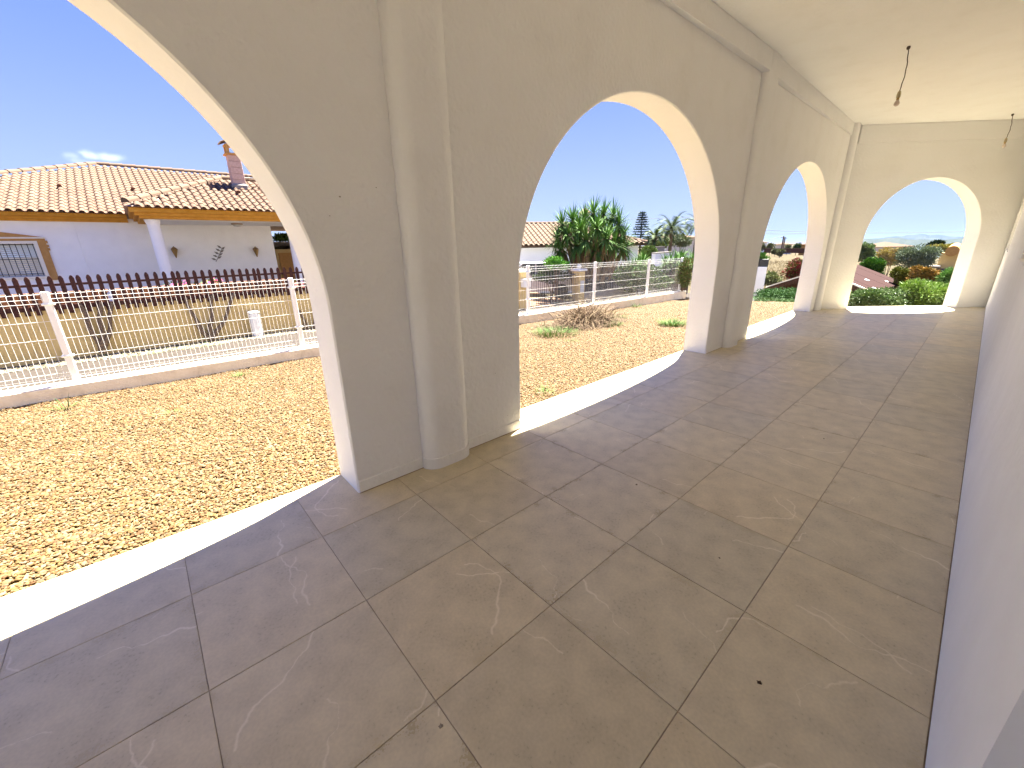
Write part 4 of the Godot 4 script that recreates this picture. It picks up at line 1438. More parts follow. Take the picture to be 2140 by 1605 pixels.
func build_plants() -> void:
	var r := RandomNumberGenerator.new()
	r.seed = 42
	var G := [lin(0.07, 0.13, 0.03), lin(0.10, 0.17, 0.04), lin(0.13, 0.21, 0.05)]
	# big many-headed yucca behind the gate pillar
	var yc := away(1236.0, 500.0, 17.0)
	var gy := lane_y(yc.z)
	var t := thing("yucca_tree", "big many headed green yucca behind the pillar of the iron gate", "yucca", Vector3(yc.x, gy, yc.z))
	var heads := []
	for q in [[1175, 470, 0.2], [1197, 462, 0.0], [1212, 484, -0.7], [1222, 458, 0.3], [1240, 446, 0.2], [1247, 478, -0.9], [1262, 450, 0.1], [1281, 452, 0.2], [1293, 470, 0.0], [1300, 492, 0.1], [1226, 503, -1.0], [1185, 492, -0.4], [1165, 500, 0.1], [1265, 500, -0.9], [1285, 512, -0.5], [1205, 515, -0.7], [1172, 522, 0.0], [1305, 518, 0.2], [1245, 525, -0.8], [1255, 468, 0.6], [1208, 470, 0.7]]:
		heads.append(away(q[0], q[1], 17.0 + q[2]) - t.position)
	yucca_heads(t, heads, r, 130, 0.7, 0.05)
	# low agave-like clumps along the lane
	var clumps := [[1350.0, 535.0, 19.0, "spiky green yucca clump between the big yucca and the white garden wall"], [1325.0, 545.0, 18.0, "small spiky yucca clump at the foot of the big yucca"], [1415.0, 530.0, 20.0, "broad bright green yucca clump above the end of the mesh fence"], [1395.0, 533.0, 20.5, "bright green yucca clump beside the white garden wall"], [1432.0, 531.0, 20.5, "bright green yucca clump next to the climber on the fence end"]]
	for q in clumps:
		var p := away(q[0], q[1], q[2])
		var g := lane_y(p.z)
		var o := thing("yucca_clump", q[3], "yucca", Vector3(p.x, g, p.z), "low yuccas along the lane")
		var hs := []
		for i in 4:
			hs.append(Vector3(r.randf_range(-0.4, 0.4), p.y - g - r.randf() * 0.25 - 0.2, r.randf_range(-0.4, 0.4)))
		yucca_heads(o, hs, r, 55, 0.6, 0.045)
	# palms and araucaria further off
	var p1 := away(1404.0, 478.0, 45.0)
	palm("palm_tree", "tall feather palm with a dark trunk beyond the lane", Vector3(p1.x, terrain_y(p1.x, p1.z), p1.z), p1, 34, 2.1, 3, 0.17)
	var p2 := away(1368.0, 497.0, 40.0)
	palm("palm_tree", "short feather palm beside the monkey puzzle shaped conifer", Vector3(p2.x, terrain_y(p2.x, p2.z), p2.z), p2, 28, 1.5, 4, 0.17)
	var p3 := away(1458.0, 470.0, 52.0)
	palm("palm_tree", "palm half hidden by the arch jamb beyond the lane", Vector3(p3.x, terrain_y(p3.x, p3.z), p3.z), p3, 24, 2.0, 5, 0.18)
	var ap := away(1338.0, 510.0, 46.0)
	var top := away(1338.0, 446.0, 46.0).y
	var ag := terrain_y(ap.x, ap.z)
	var ar := thing("conifer", "dark tiered conifer tree behind the tiled house", "tree", Vector3(ap.x, ag, ap.z))
	var tk := Build.new()
	tk.tube([Vector3.ZERO, Vector3(0, top - ag, 0)], [0.16, 0.02], 8)
	put("trunk", tk, M.bark, ar)
	var cf := Build.new()
	var hh := top - ag
	var tier := 0
	var y := hh
	while y > hh * 0.38:
		var down := (hh - y) / hh
		var ln := 0.22 + down * 2.0 + (1.0 if down > 0.4 else 0.0)
		for i in 8:
			var a := TAU * i / 8 + tier * 0.7 + r.randf_range(-0.15, 0.15)
			var d := Vector3(cos(a), 0.05, sin(a))
			for k in 34:
				var f := (k + 0.5) / 34.0
				var pp := Vector3(0, y, 0) + d * ln * f + Vector3(r.randfn(), r.randfn() * 0.3, r.randfn()) * 0.06
				cf.col = lin(0.018, 0.04, 0.02).lerp(lin(0.03, 0.06, 0.03), r.randf())
				var dd := (d + Vector3(r.randfn(), 0.3, r.randfn()) * 0.6).normalized()
				cf.leaf(pp, dd, dd.cross(Vector3.UP).normalized(), 0.26, 0.09)
		y -= 0.21 + down * 0.1
		tier += 1
	put("crown", cf, M.leaf, ar)
	# bushes seen through the middle arch
	bush("shrub", "rounded light green shrub between the parked car and the big yucca", "shrub", "", 1133, 537, 1195, 566, 15.6, 1800, 0.1, [lin(0.08, 0.2, 0.03), lin(0.12, 0.26, 0.05)], 11, {"ground": lane_y(-9.0)})
	bush("shrub", "dark shrub mass under the big yucca behind the fence", "shrub", "", 1195, 520, 1320, 600, 18.5, 2600, 0.1, [lin(0.03, 0.05, 0.02), lin(0.05, 0.08, 0.025)], 12, {"ground": lane_y(-12.0)})
	bush("olive_bush", "grey green bush behind the tall palm", "bush", "", 1385, 485, 1455, 520, 48.0, 2600, 0.22, [lin(0.13, 0.15, 0.09), lin(0.18, 0.2, 0.13)], 13, {"wide": 0.4})
	bush("bush", "brownish green bush under the short palm", "bush", "", 1345, 500, 1400, 522, 42.0, 1600, 0.2, [lin(0.12, 0.12, 0.05), lin(0.08, 0.12, 0.04)], 14)
	bush("bush", "yellow green bush at the corner of the far tiled house", "bush", "", 1338, 508, 1372, 545, 26.0, 1500, 0.14, [lin(0.14, 0.18, 0.05), lin(0.09, 0.14, 0.04)], 15)
	bush("bush", "dark green shrub behind the gate between the pillars", "bush", "", 1105, 562, 1200, 590, 16.5, 1800, 0.1, [lin(0.04, 0.065, 0.025), lin(0.06, 0.1, 0.03)], 18, {"ground": lane_y(-9.0)})
	bush("bush", "olive green shrubs behind the dark slats beyond the gate pillar", "bush", "", 1262, 548, 1420, 612, 17.5, 3200, 0.11, [lin(0.07, 0.12, 0.035), lin(0.10, 0.16, 0.05), lin(0.05, 0.07, 0.03)], 19, {"ground": lane_y(-13.0), "deep": 0.8})
	# climber spilling over the end of the fence
	var cl := bush("climber_mound", "green climber spilling over the end of the mesh fence", "climbing plant", "", 1406, 534, 1452, 606, 14.7, 2600, 0.07, [lin(0.08, 0.13, 0.035), lin(0.13, 0.17, 0.06), lin(0.16, 0.12, 0.06)], 16, {"ground": -0.2, "deep": 0.4})
	# weeds and the dead tumbleweed on the gravel
	var bp := Vector3(-3.35, gravel_y(-3.35, -5.9), -5.9)
	var db := thing("dead_bush", "dead brown tangled shrub lying in a heap on the gravel", "dead shrub", bp)
	var st := Build.new()
	for i in 2600:
		var a := r.randf() * TAU
		var el := r.randf_range(0.1, 1.4)
		var d := Vector3(cos(a) * cos(el) * 0.7, sin(el), sin(a) * cos(el) * 1.2).normalized()
		var c := lin(0.15, 0.10, 0.062).lerp(lin(0.08, 0.05, 0.032), r.randf())
		if r.randf() < 0.25:
			c = lin(0.22, 0.165, 0.10)
		st.col = c
		st.blade(Vector3(r.randfn() * 0.13, 0.0, r.randfn() * 0.28 - 0.1), d, d.cross(Vector3(r.randfn(), 1, r.randfn())).normalized(), r.randf_range(0.5, 1.15) * (0.7 + 0.35 * absf(sin(a))), 0.013, 2.3, 7)
	for i in 2200:
		var a := r.randf() * TAU
		var rr := pow(r.randf(), 0.5)
		var p := Vector3(cos(a) * rr * 0.7, 0.34 * (1.0 - rr) * r.randf(), sin(a) * rr * 1.35)
		st.col = lin(0.15, 0.105, 0.066).lerp(lin(0.08, 0.05, 0.032), r.randf())
		var d := Vector3(r.randfn(), r.randf_range(-0.1, 0.7), r.randfn()).normalized()
		st.blade(p, d, d.cross(Vector3.UP).normalized(), r.randf_range(0.12, 0.4), 0.011, 0.9, 4)
	put("twigs", st, M.dry, db)
	var root := Build.new()
	root.tube([Vector3(0.1, 0.02, 0), Vector3(0.0, 0.3, 0.1), Vector3(-0.12, 0.42, 0.05)], [0.03, 0.025, 0.012], 6)
	put("stem", root, M.bark, db)
	var weeds := [[1160.0, 697.0, 0.42, 0.16, 500, "low green weed at the near side of the dead shrub"], [1405.0, 680.0, 0.26, 0.17, 420, "bright green grassy weed tuft on the gravel by the second arch jamb"], [1140.0, 828.0, 0.10, 0.12, 30, "tiny green weed at the terrace edge beside the pier"], [1275.0, 678.0, 0.28, 0.13, 240, "grey green weed on the far side of the dead shrub"], [1330.0, 636.0, 0.12, 0.18, 60, "small weed against the low wall under the mesh fence"], [365.0, 866.0, 0.10, 0.04, 40, "flat grey green sprig lying on the gravel"], [137.0, 856.0, 0.06, 0.16, 22, "thin upright weed on the gravel near the first fence post"], [505.0, 786.0, 0.12, 0.07, 50, "low weed on the gravel below the mesh fence"], [1290.0, 663.0, 0.2, 0.16, 120, "yellow green weed next to the dead shrub by the low wall"], [1195.0, 715.0, 0.14, 0.05, 50, "flat little green weed on open gravel before the dead shrub"]]
	for q in weeds:
		var p := on_y(q[0], q[1], -0.06)
		var o := thing("weed", q[5], "weed", Vector3(p.x, gravel_y(p.x, p.z), p.z), "weeds on the gravel")
		var b := Build.new()
		for i in int(q[4]):
			var a := r.randf() * TAU
			var rr := pow(r.randf(), 0.6) * float(q[2])
			var d := Vector3(cos(a) * r.randf_range(0.2, 1.0), r.randf_range(0.5, 1.3), sin(a) * r.randf_range(0.2, 1.0)).normalized()
			b.col = lin(0.055, 0.12, 0.025).lerp(lin(0.11, 0.17, 0.055), r.randf())
			b.blade(Vector3(cos(a) * rr, 0, sin(a) * rr), d, d.cross(Vector3.UP).normalized(), float(q[3]) * r.randf_range(0.5, 1.2), 0.009, 0.6, 3)
		put("blades", b, M.leaf, o)
	# hedge and shrubs at the end of the gravel (third arch)
	bush("hedge", "dark green clipped hedge at the end of the gravel", "hedge", "", 1560, 600, 1690, 634, 14.8, 5200, 0.06, [lin(0.04, 0.09, 0.03), lin(0.06, 0.13, 0.04), lin(0.09, 0.16, 0.07)], 31, {"ground": -0.3, "deep": 0.5, "clumps": 30})
	bush("ground_ivy", "low trailing green plants in front of the dark hedge", "ground cover", "", 1555, 622, 1690, 640, 13.9, 2600, 0.05, [lin(0.08, 0.14, 0.06), lin(0.12, 0.19, 0.09)], 32, {"ground": -0.12, "deep": 0.4, "clumps": 30})
	bush("red_shrub", "shrub with red flowers behind the shed roof", "shrub", "", 1632, 540, 1690, 588, 20.0, 2200, 0.09, [lin(0.22, 0.03, 0.035), lin(0.13, 0.05, 0.035), lin(0.09, 0.11, 0.03), lin(0.11, 0.14, 0.035), lin(0.28, 0.03, 0.05)], 33)
	bush("scrub", "pale grey green scrub behind the shed gable", "shrub", "", 1580, 568, 1640, 604, 21.0, 2000, 0.1, [lin(0.14, 0.17, 0.07), lin(0.2, 0.2, 0.1)], 34)
	# garden beyond the slanting end wall
	bush("hedge", "mixed green hedge close outside the end arch", "hedge", "", 1750, 600, 1925, 652, 15.8, 6500, 0.075, [lin(0.06, 0.11, 0.035), lin(0.09, 0.15, 0.05), lin(0.13, 0.19, 0.07), lin(0.16, 0.2, 0.1)], 41, {"deep": 0.6, "clumps": 36, "gloss": true})
	bush("glossy_shrub", "light green glossy leaved shrub outside the end arch", "shrub", "", 1858, 580, 2010, 650, 16.6, 6500, 0.1, [lin(0.10, 0.17, 0.03), lin(0.16, 0.24, 0.05), lin(0.21, 0.28, 0.09)], 42, {"deep": 0.9, "clumps": 30, "gloss": true})
	bush("shrub", "dense dark green rounded shrub above the red shed roof", "shrub", "", 1784, 537, 1855, 584, 22.5, 4200, 0.1, [lin(0.06, 0.14, 0.02), lin(0.10, 0.2, 0.03), lin(0.04, 0.09, 0.02)], 43)
	bush("shrub", "pale leafy shrub rising behind the dense dark shrub", "shrub", "", 1785, 505, 1834, 548, 27.0, 1900, 0.13, [lin(0.14, 0.19, 0.08), lin(0.2, 0.24, 0.12)], 44)
	bush("broom", "yellow beige broom bush between the pale leafy shrub and the silvery olive", "bush", "", 1828, 514, 1895, 556, 33.0, 2600, 0.14, [lin(0.34, 0.27, 0.10), lin(0.28, 0.24, 0.09), lin(0.4, 0.31, 0.17)], 45)
	bush("olive_tree", "silvery grey olive tree beyond the orange shrub", "tree", "", 1862, 512, 1975, 566, 26.0, 6000, 0.11, [lin(0.14, 0.17, 0.11), lin(0.19, 0.22, 0.15), lin(0.10, 0.13, 0.08)], 46, {"wide": 0.28, "crown": "crown", "wood": "trunk", "trunk": 0.08})
	bush("orange_shrub", "orange brown and olive coloured shrub before the olive tree", "shrub", "", 1890, 553, 1968, 600, 20.0, 3800, 0.09, [lin(0.30, 0.15, 0.04), lin(0.24, 0.16, 0.04), lin(0.33, 0.2, 0.06), lin(0.14, 0.12, 0.03)], 47)
	bush("shrub", "olive green shrub between the shed roof and the orange brown shrub", "shrub", "", 1852, 558, 1905, 602, 20.4, 2400, 0.09, [lin(0.12, 0.14, 0.025), lin(0.07, 0.08, 0.02), lin(0.18, 0.17, 0.04)], 48)
	bush("feathery_shrub", "bright green feathery shrub by the white gate pillar", "shrub", "", 1958, 560, 2012, 612, 18.5, 2600, 0.1, [lin(0.10, 0.2, 0.05), lin(0.14, 0.24, 0.07)], 49, {"wide": 0.25})
	bush("broom", "yellow broom bushes behind the ochre gatehouse", "bush", "", 1925, 508, 2020, 530, 60.0, 2200, 0.25, [lin(0.34, 0.28, 0.08), lin(0.24, 0.24, 0.08)], 50)
	bush("far_tree", "dark rounded tree on the skyline before the hills", "tree", "", 1938, 504, 1973, 520, 110.0, 1400, 0.5, [lin(0.03, 0.045, 0.025), lin(0.04, 0.06, 0.03)], 51, {"crown": "crown", "wood": "trunk", "trunk": 0.2})
	# scrub and trees out on the field
	var fi := 0
	for q in [[1600, 507, 1622, 522, 125.0], [1655, 508, 1676, 521, 128.0], [1612, 521, 1628, 528, 105.0], [1622, 522, 1640, 531, 95.0], [1640, 512, 1652, 520, 130.0], [1580, 507, 1600, 521, 125.0]]:
		bush("field_bush", ["grey green tree on the dry field before the far houses", "dark palm like tree by the far orange house", "dry scrub patch on the field under the grey green tree", "brown scrub on the dry field", "small bush at the foot of the utility poles", "bushy tree beside the white house on the skyline"][fi], "bush", "scrub on the dry field", q[0], q[1], q[2], q[3], q[4], 700, 0.4 if q[4] > 80 else 0.22, [lin(0.12, 0.14, 0.07), lin(0.18, 0.17, 0.09)] if fi != 1 else [lin(0.04, 0.08, 0.03)], 60 + fi, {"reach": 1.35})
		fi += 1
	# hedge past the porch corner
	bush("hedge", "green hedge past the porch corner beside the ochre outhouse", "hedge", "", 566, 488, 625, 506, 25.0, 1600, 0.12, G, 70)
	# dry grass on the field
	var fg := Build.new()
	for i in 16000:
		var az := deg_to_rad(r.randf_range(10.5, 22.0))
		var d := lerpf(19.0, 75.0, pow(r.randf(), 1.4))
		var x := EYE.x - sin(az) * d
		var z := EYE.z - cos(az) * d
		fg.col = lin(0.24, 0.18, 0.095).lerp(lin(0.16, 0.125, 0.06), r.randf())
		var a := r.randf() * TAU
		var dd := Vector3(cos(a) * 0.35, 1, sin(a) * 0.35).normalized()
		fg.blade(Vector3(x, terrain_y(x, z) - 0.02, z), dd, Vector3(-sin(a), 0, cos(a)), r.randf_range(0.15, 0.45), 0.03, 0.5, 2)
	var fo := put("field_grass", fg, M.dry)
	stuff(fo)
	tag(fo, "tall dry straw grass on the field", "grass")

# ------------------------------------------------------------------ gate, far house, car, shed and other buildings
func pillar(label: String, z: float, cap_ball: bool, with_box: bool) -> void:
	var g := lane_y(z)
	var t := thing("gate_pillar", label, "pillar", Vector3(-7.66, g, z), "yellow gate pillars")
	var b := Build.new()
	b.soft_box(xf(Vector3(0, 0.58, 0)), Vector3(0.32, 1.16, 0.34), 0.012)
	put("shaft", b, M.yellow, t)
	var c := Build.new()
	c.soft_box(xf(Vector3(0, 1.2, 0)), Vector3(0.44, 0.08, 0.46), 0.02)
	put("cap", c, M.white_paint, t)
	if cap_ball:
		var s := Build.new()
		s.lathe(Vector3(0, 1.24, 0), [[0.03, 0.0], [0.07, 0.03], [0.085, 0.08], [0.07, 0.13], [0.03, 0.16], [0.0, 0.17]], 14)
		put("ball", s, M.cream_paint, t)
		var m := Build.new()
		m.soft_box(xf(Vector3(0.17, 0.62, 0.0)), Vector3(0.04, 0.42, 0.2), 0.01)
		put("meter_door", m, M.shutter, t)

func build_gate_side() -> void:
	pillar("yellow gate pillar with a white letterbox on its face", -8.1, false, true)
	pillar("yellow gate pillar with white cap and ball finial beside the yucca", -11.0, true, false)
	var lt := thing("letterbox", "white letterbox fixed to the yellow gate pillar", "letterbox", Vector3(-7.42, lane_y(-8.1) + 0.82, -8.1))
	var lb := Build.new()
	lb.soft_box(xf(Vector3(0, 0, 0)), Vector3(0.16, 0.24, 0.3), 0.012)
	put("box", lb, M.white_paint, lt)
	var lf := Build.new()
	lf.soft_box(xf(Vector3(0.02, 0.13, 0)), Vector3(0.2, 0.02, 0.32), 0.006)
	put("lid", lf, M.white_paint, lt)
	# iron gate
	var gt := thing("iron_gate", "black iron driveway gate between the yellow pillars", "gate", Vector3(-7.66, lane_y(-9.5), -9.55))
	for h in [0.08, 0.3, 1.0]:
		var rb := Build.new()
		rb.tube([Vector3(0, h, 1.25), Vector3(0, h, -1.25)], [0.018, 0.018], 6)
		put("rail", rb, M.black_iron, gt)
	for i in 26:
		var bb := Build.new()
		var z := 1.25 - i * 0.1
		bb.tube([Vector3(0, 0.06, z), Vector3(0, 1.02 if i % 12 != 0 else 1.1, z)], [0.009, 0.009], 5)
		put("bar", bb, M.black_iron, gt)
	# low grey wall with dark slats right of the gate
	var lw := thing("lane_wall", "grey block wall with dark slats beyond the ball topped gate pillar", "wall", Vector3(-7.66, lane_y(-14.0), -14.5))
	var wb := Build.new()
	wb.bb(Vector3(-0.1, -0.5, 3.3), Vector3(0.1, 0.5, -5.0))
	put("wall", wb, M.cement, lw)
	for i in 66:
		var sb := Build.new()
		sb.bb(Vector3(-0.02, 0.51, 3.2 - i * 0.12), Vector3(0.0, 0.98, 3.12 - i * 0.12))
		put("slat", sb, M.black_iron, lw)
	# white garden walls beyond
	for q in [[1366.0, 534.0, 1402.0, 24.0, 0.5, "white sunlit garden wall beside the spiky yuccas", M.white_wall], [1348.0, 521.0, 1386.0, 30.0, 0.35, "grey garden wall under the short palm", M.cement]]:
		var a := away(q[0], q[1], q[3])
		var c := away(q[2], q[1] - 2.0, q[3] + 3.0)
		var g := minf(lane_y(a.z), lane_y(c.z))
		var t := thing("garden_wall", q[5], "wall", Vector3(a.x, g, a.z), "low garden walls beyond the lane")
		var d := c - a
		var b := Build.new()
		var top := a.y - g + 0.1
		b.box(Transform3D(Basis(Vector3.UP, atan2(-d.z, d.x)), Vector3(d.x * 0.5, top * 0.5, d.z * 0.5)), Vector3(Vector2(d.x, d.z).length(), top, 0.2))
		put("wall", b, q[6], t)
		var c2 := Build.new()
		c2.box(Transform3D(Basis(Vector3.UP, atan2(-d.z, d.x)), Vector3(d.x * 0.5, top + 0.025, d.z * 0.5)), Vector3(Vector2(d.x, d.z).length() + 0.06, 0.05, 0.26))
		put("coping", c2, M.cement, t)
	hip_house("tiled_house", "white house with clay tiled hip roof behind the big yucca", away(930.0, 517.0, 20.0), away(1352.0, 508.0, 23.0), 1.0, 6.5, 0.34, true)
	# parked car behind the gate wall
	var cp := away(1106.0, 556.0, 18.5)
	var car := thing("parked_car", "silver parked car behind the gate pillar, its cabin above the gate", "car", Vector3(cp.x, lane_y(cp.z) - 0.05, cp.z))
	car.rotation.y = 0.9
	var cy := cp.y - (lane_y(cp.z) - 0.05) + 0.16
	car.scale = Vector3.ONE * (cy / 1.45)
	var body := Build.new()
	var side := [Vector2(-2.0, 0.3), Vector2(-2.05, 0.62), Vector2(-1.85, 0.85), Vector2(-1.0, 0.95), Vector2(1.2, 0.95), Vector2(1.95, 0.82), Vector2(2.05, 0.55), Vector2(2.0, 0.3)]
	extrude_side(body, side, 0.82)
	put("body", body, M.car_paint, car)
	var cabin := Build.new()
	extrude_side(cabin, [Vector2(-0.95, 0.95), Vector2(-0.35, 1.38), Vector2(0.75, 1.42), Vector2(1.45, 0.95)], 0.7)
	put("windows", cabin, M.glass, car)
	var rf := Build.new()
	rf.soft_box(xf(Vector3(0.2, 1.425, 0)), Vector3(1.25, 0.05, 1.36), 0.02)
	for x in [[-0.95, -0.35], [1.45, 0.75]]:
		for s in [-0.705, 0.705]:
			rf.tube([Vector3(x[0], 0.95, s), Vector3(x[1], 1.41, s)], [0.03, 0.03], 6)
	for s in [-0.705, 0.705]:
		rf.tube([Vector3(0.2, 0.95, s), Vector3(0.2, 1.41, s)], [0.025, 0.025], 6)
	put("roof", rf, M.car_paint, car)
	for x in [-1.25, 1.25]:
		for s in [-0.75, 0.75]:
			var wl := Build.new()
			wl.tube([Vector3(x, 0.3, s - 0.09), Vector3(x, 0.3, s + 0.09)], [0.3, 0.3], 16)
			put("wheel", wl, M.rubber, car)

func extrude_side(b: Build, p: Array, half: float) -> void:
	var c := Vector2.ZERO
	for q in p:
		c += q / p.size()
	for i in p.size():
		var a: Vector2 = p[i]
		var d: Vector2 = p[(i + 1) % p.size()]
		var o := (a + d) * 0.5 - c
		b.quad(Vector3(a.x, a.y, -half), Vector3(d.x, d.y, -half), Vector3(d.x, d.y, half), Vector3(a.x, a.y, half), Vector3(o.x, o.y, 0))
	for i in range(1, p.size() - 1):
		for s in [-1.0, 1.0]:
			b.face(Vector3(p[0].x, p[0].y, half * s), Vector3(p[i].x, p[i].y, half * s), Vector3(p[i + 1].x, p[i + 1].y, half * s), Vector3(0, 0, s))

# hip-roofed house whose front eave runs from a to b
func hip_house(called: String, label: String, a: Vector3, b: Vector3, below: float, depth: float, slope: float, tiled: bool, wall_mat: Material = null, roof_mat: Material = null, group := "") -> Node3D:
	b.y = a.y
	var along := (b - a)
	var L := along.length()
	along = along.normalized()
	var back := Vector3.UP.cross(along).normalized()
	if back.dot(a - EYE) < 0.0:
		back = -back
	var gy := minf(terrain_y(a.x, a.z), terrain_y(b.x, b.z)) - 0.1
	var h := thing(called, label, "house", Vector3(a.x, gy, a.z), group)
	var e := a.y - gy
	var P := func(s: float, y: float, d: float) -> Vector3:
		return along * s + back * d + Vector3.UP * y
	var w := Build.new()
	var o := 0.3
	var cs := [[o, o], [L - o, o], [L - o, depth - o], [o, depth - o]]
	for i in 4:
		var p: Array = cs[i]
		var q: Array = cs[(i + 1) % 4]
		var mid: Vector3 = P.call((p[0] + q[0]) * 0.5 - L * 0.5, 0.0, (p[1] + q[1]) * 0.5 - depth * 0.5)
		w.quad(P.call(p[0], 0.0, p[1]), P.call(q[0], 0.0, q[1]), P.call(q[0], e - 0.02, q[1]), P.call(p[0], e - 0.02, p[1]), mid)
	put("wall", w, wall_mat if wall_mat else M.white_wall, h)
	var r := Build.new()
	var hd := minf(depth, L) * 0.5
	var top := e + hd * slope
	var r0: Vector3 = P.call(hd, top, depth * 0.5)
	var r1: Vector3 = P.call(L - hd, top, depth * 0.5)
	var c0: Vector3 = P.call(0.0, e, 0.0)
	var c1: Vector3 = P.call(L, e, 0.0)
	var c2: Vector3 = P.call(L, e, depth)
	var c3: Vector3 = P.call(0.0, e, depth)
	var up := Vector3.UP
	r.quad(c0, c1, r1, r0, up - back)
	r.quad(c3, c2, r1, r0, up + back)
	r.face(c0, c3, r0, up - along)
	r.face(c1, c2, r1, up + along)
	r.quad(c0, c1, c2, c3, Vector3.DOWN)
	r.quad(c0, c1, c1 - up * 0.1, c0 - up * 0.1, -back)
	var rm: Material = roof_mat if roof_mat else M.pale_roof
	var ro := put("roof", r, rm, h)
	if tiled:
		var upv: Vector3 = (P.call(0.0, top, depth * 0.5) - c0).normalized()
		var slant: float = (P.call(0.0, top, depth * 0.5) - c0).length()
		var tm := tile_mesh(0.25, 0.42)
		var sp := tile_spots(c0 - back * 0.05, along, upv, PackedVector2Array([Vector2(0, 0), Vector2(L, 0), Vector2(L - hd, slant), Vector2(hd, slant)]), 0.25, 0.36)
		stuff(obj("roof_tiles", merge_tiles(sp, tm), clay_material(3), h))
		hip_caps(h, c1, r1)
		hip_caps(h, r0, r1)
		var c := Build.new()
		var cp := away(1222.0, 445.0, 26.0) - h.position
		c.soft_box(xf(Vector3(cp.x, (top + cp.y) * 0.5 - 0.3, cp.z)), Vector3(0.5, cp.y - top + 0.6, 0.5), 0.02)
		var co := put("chimney", c, M.white_wall, h)
		var cap := Build.new()
		cap.lathe(Vector3(cp.x, cp.y, cp.z), [[0.5, 0.0], [0.0, 0.3]], 4)
		put("chimney_cap", cap, clay_material(0), co)
	return h

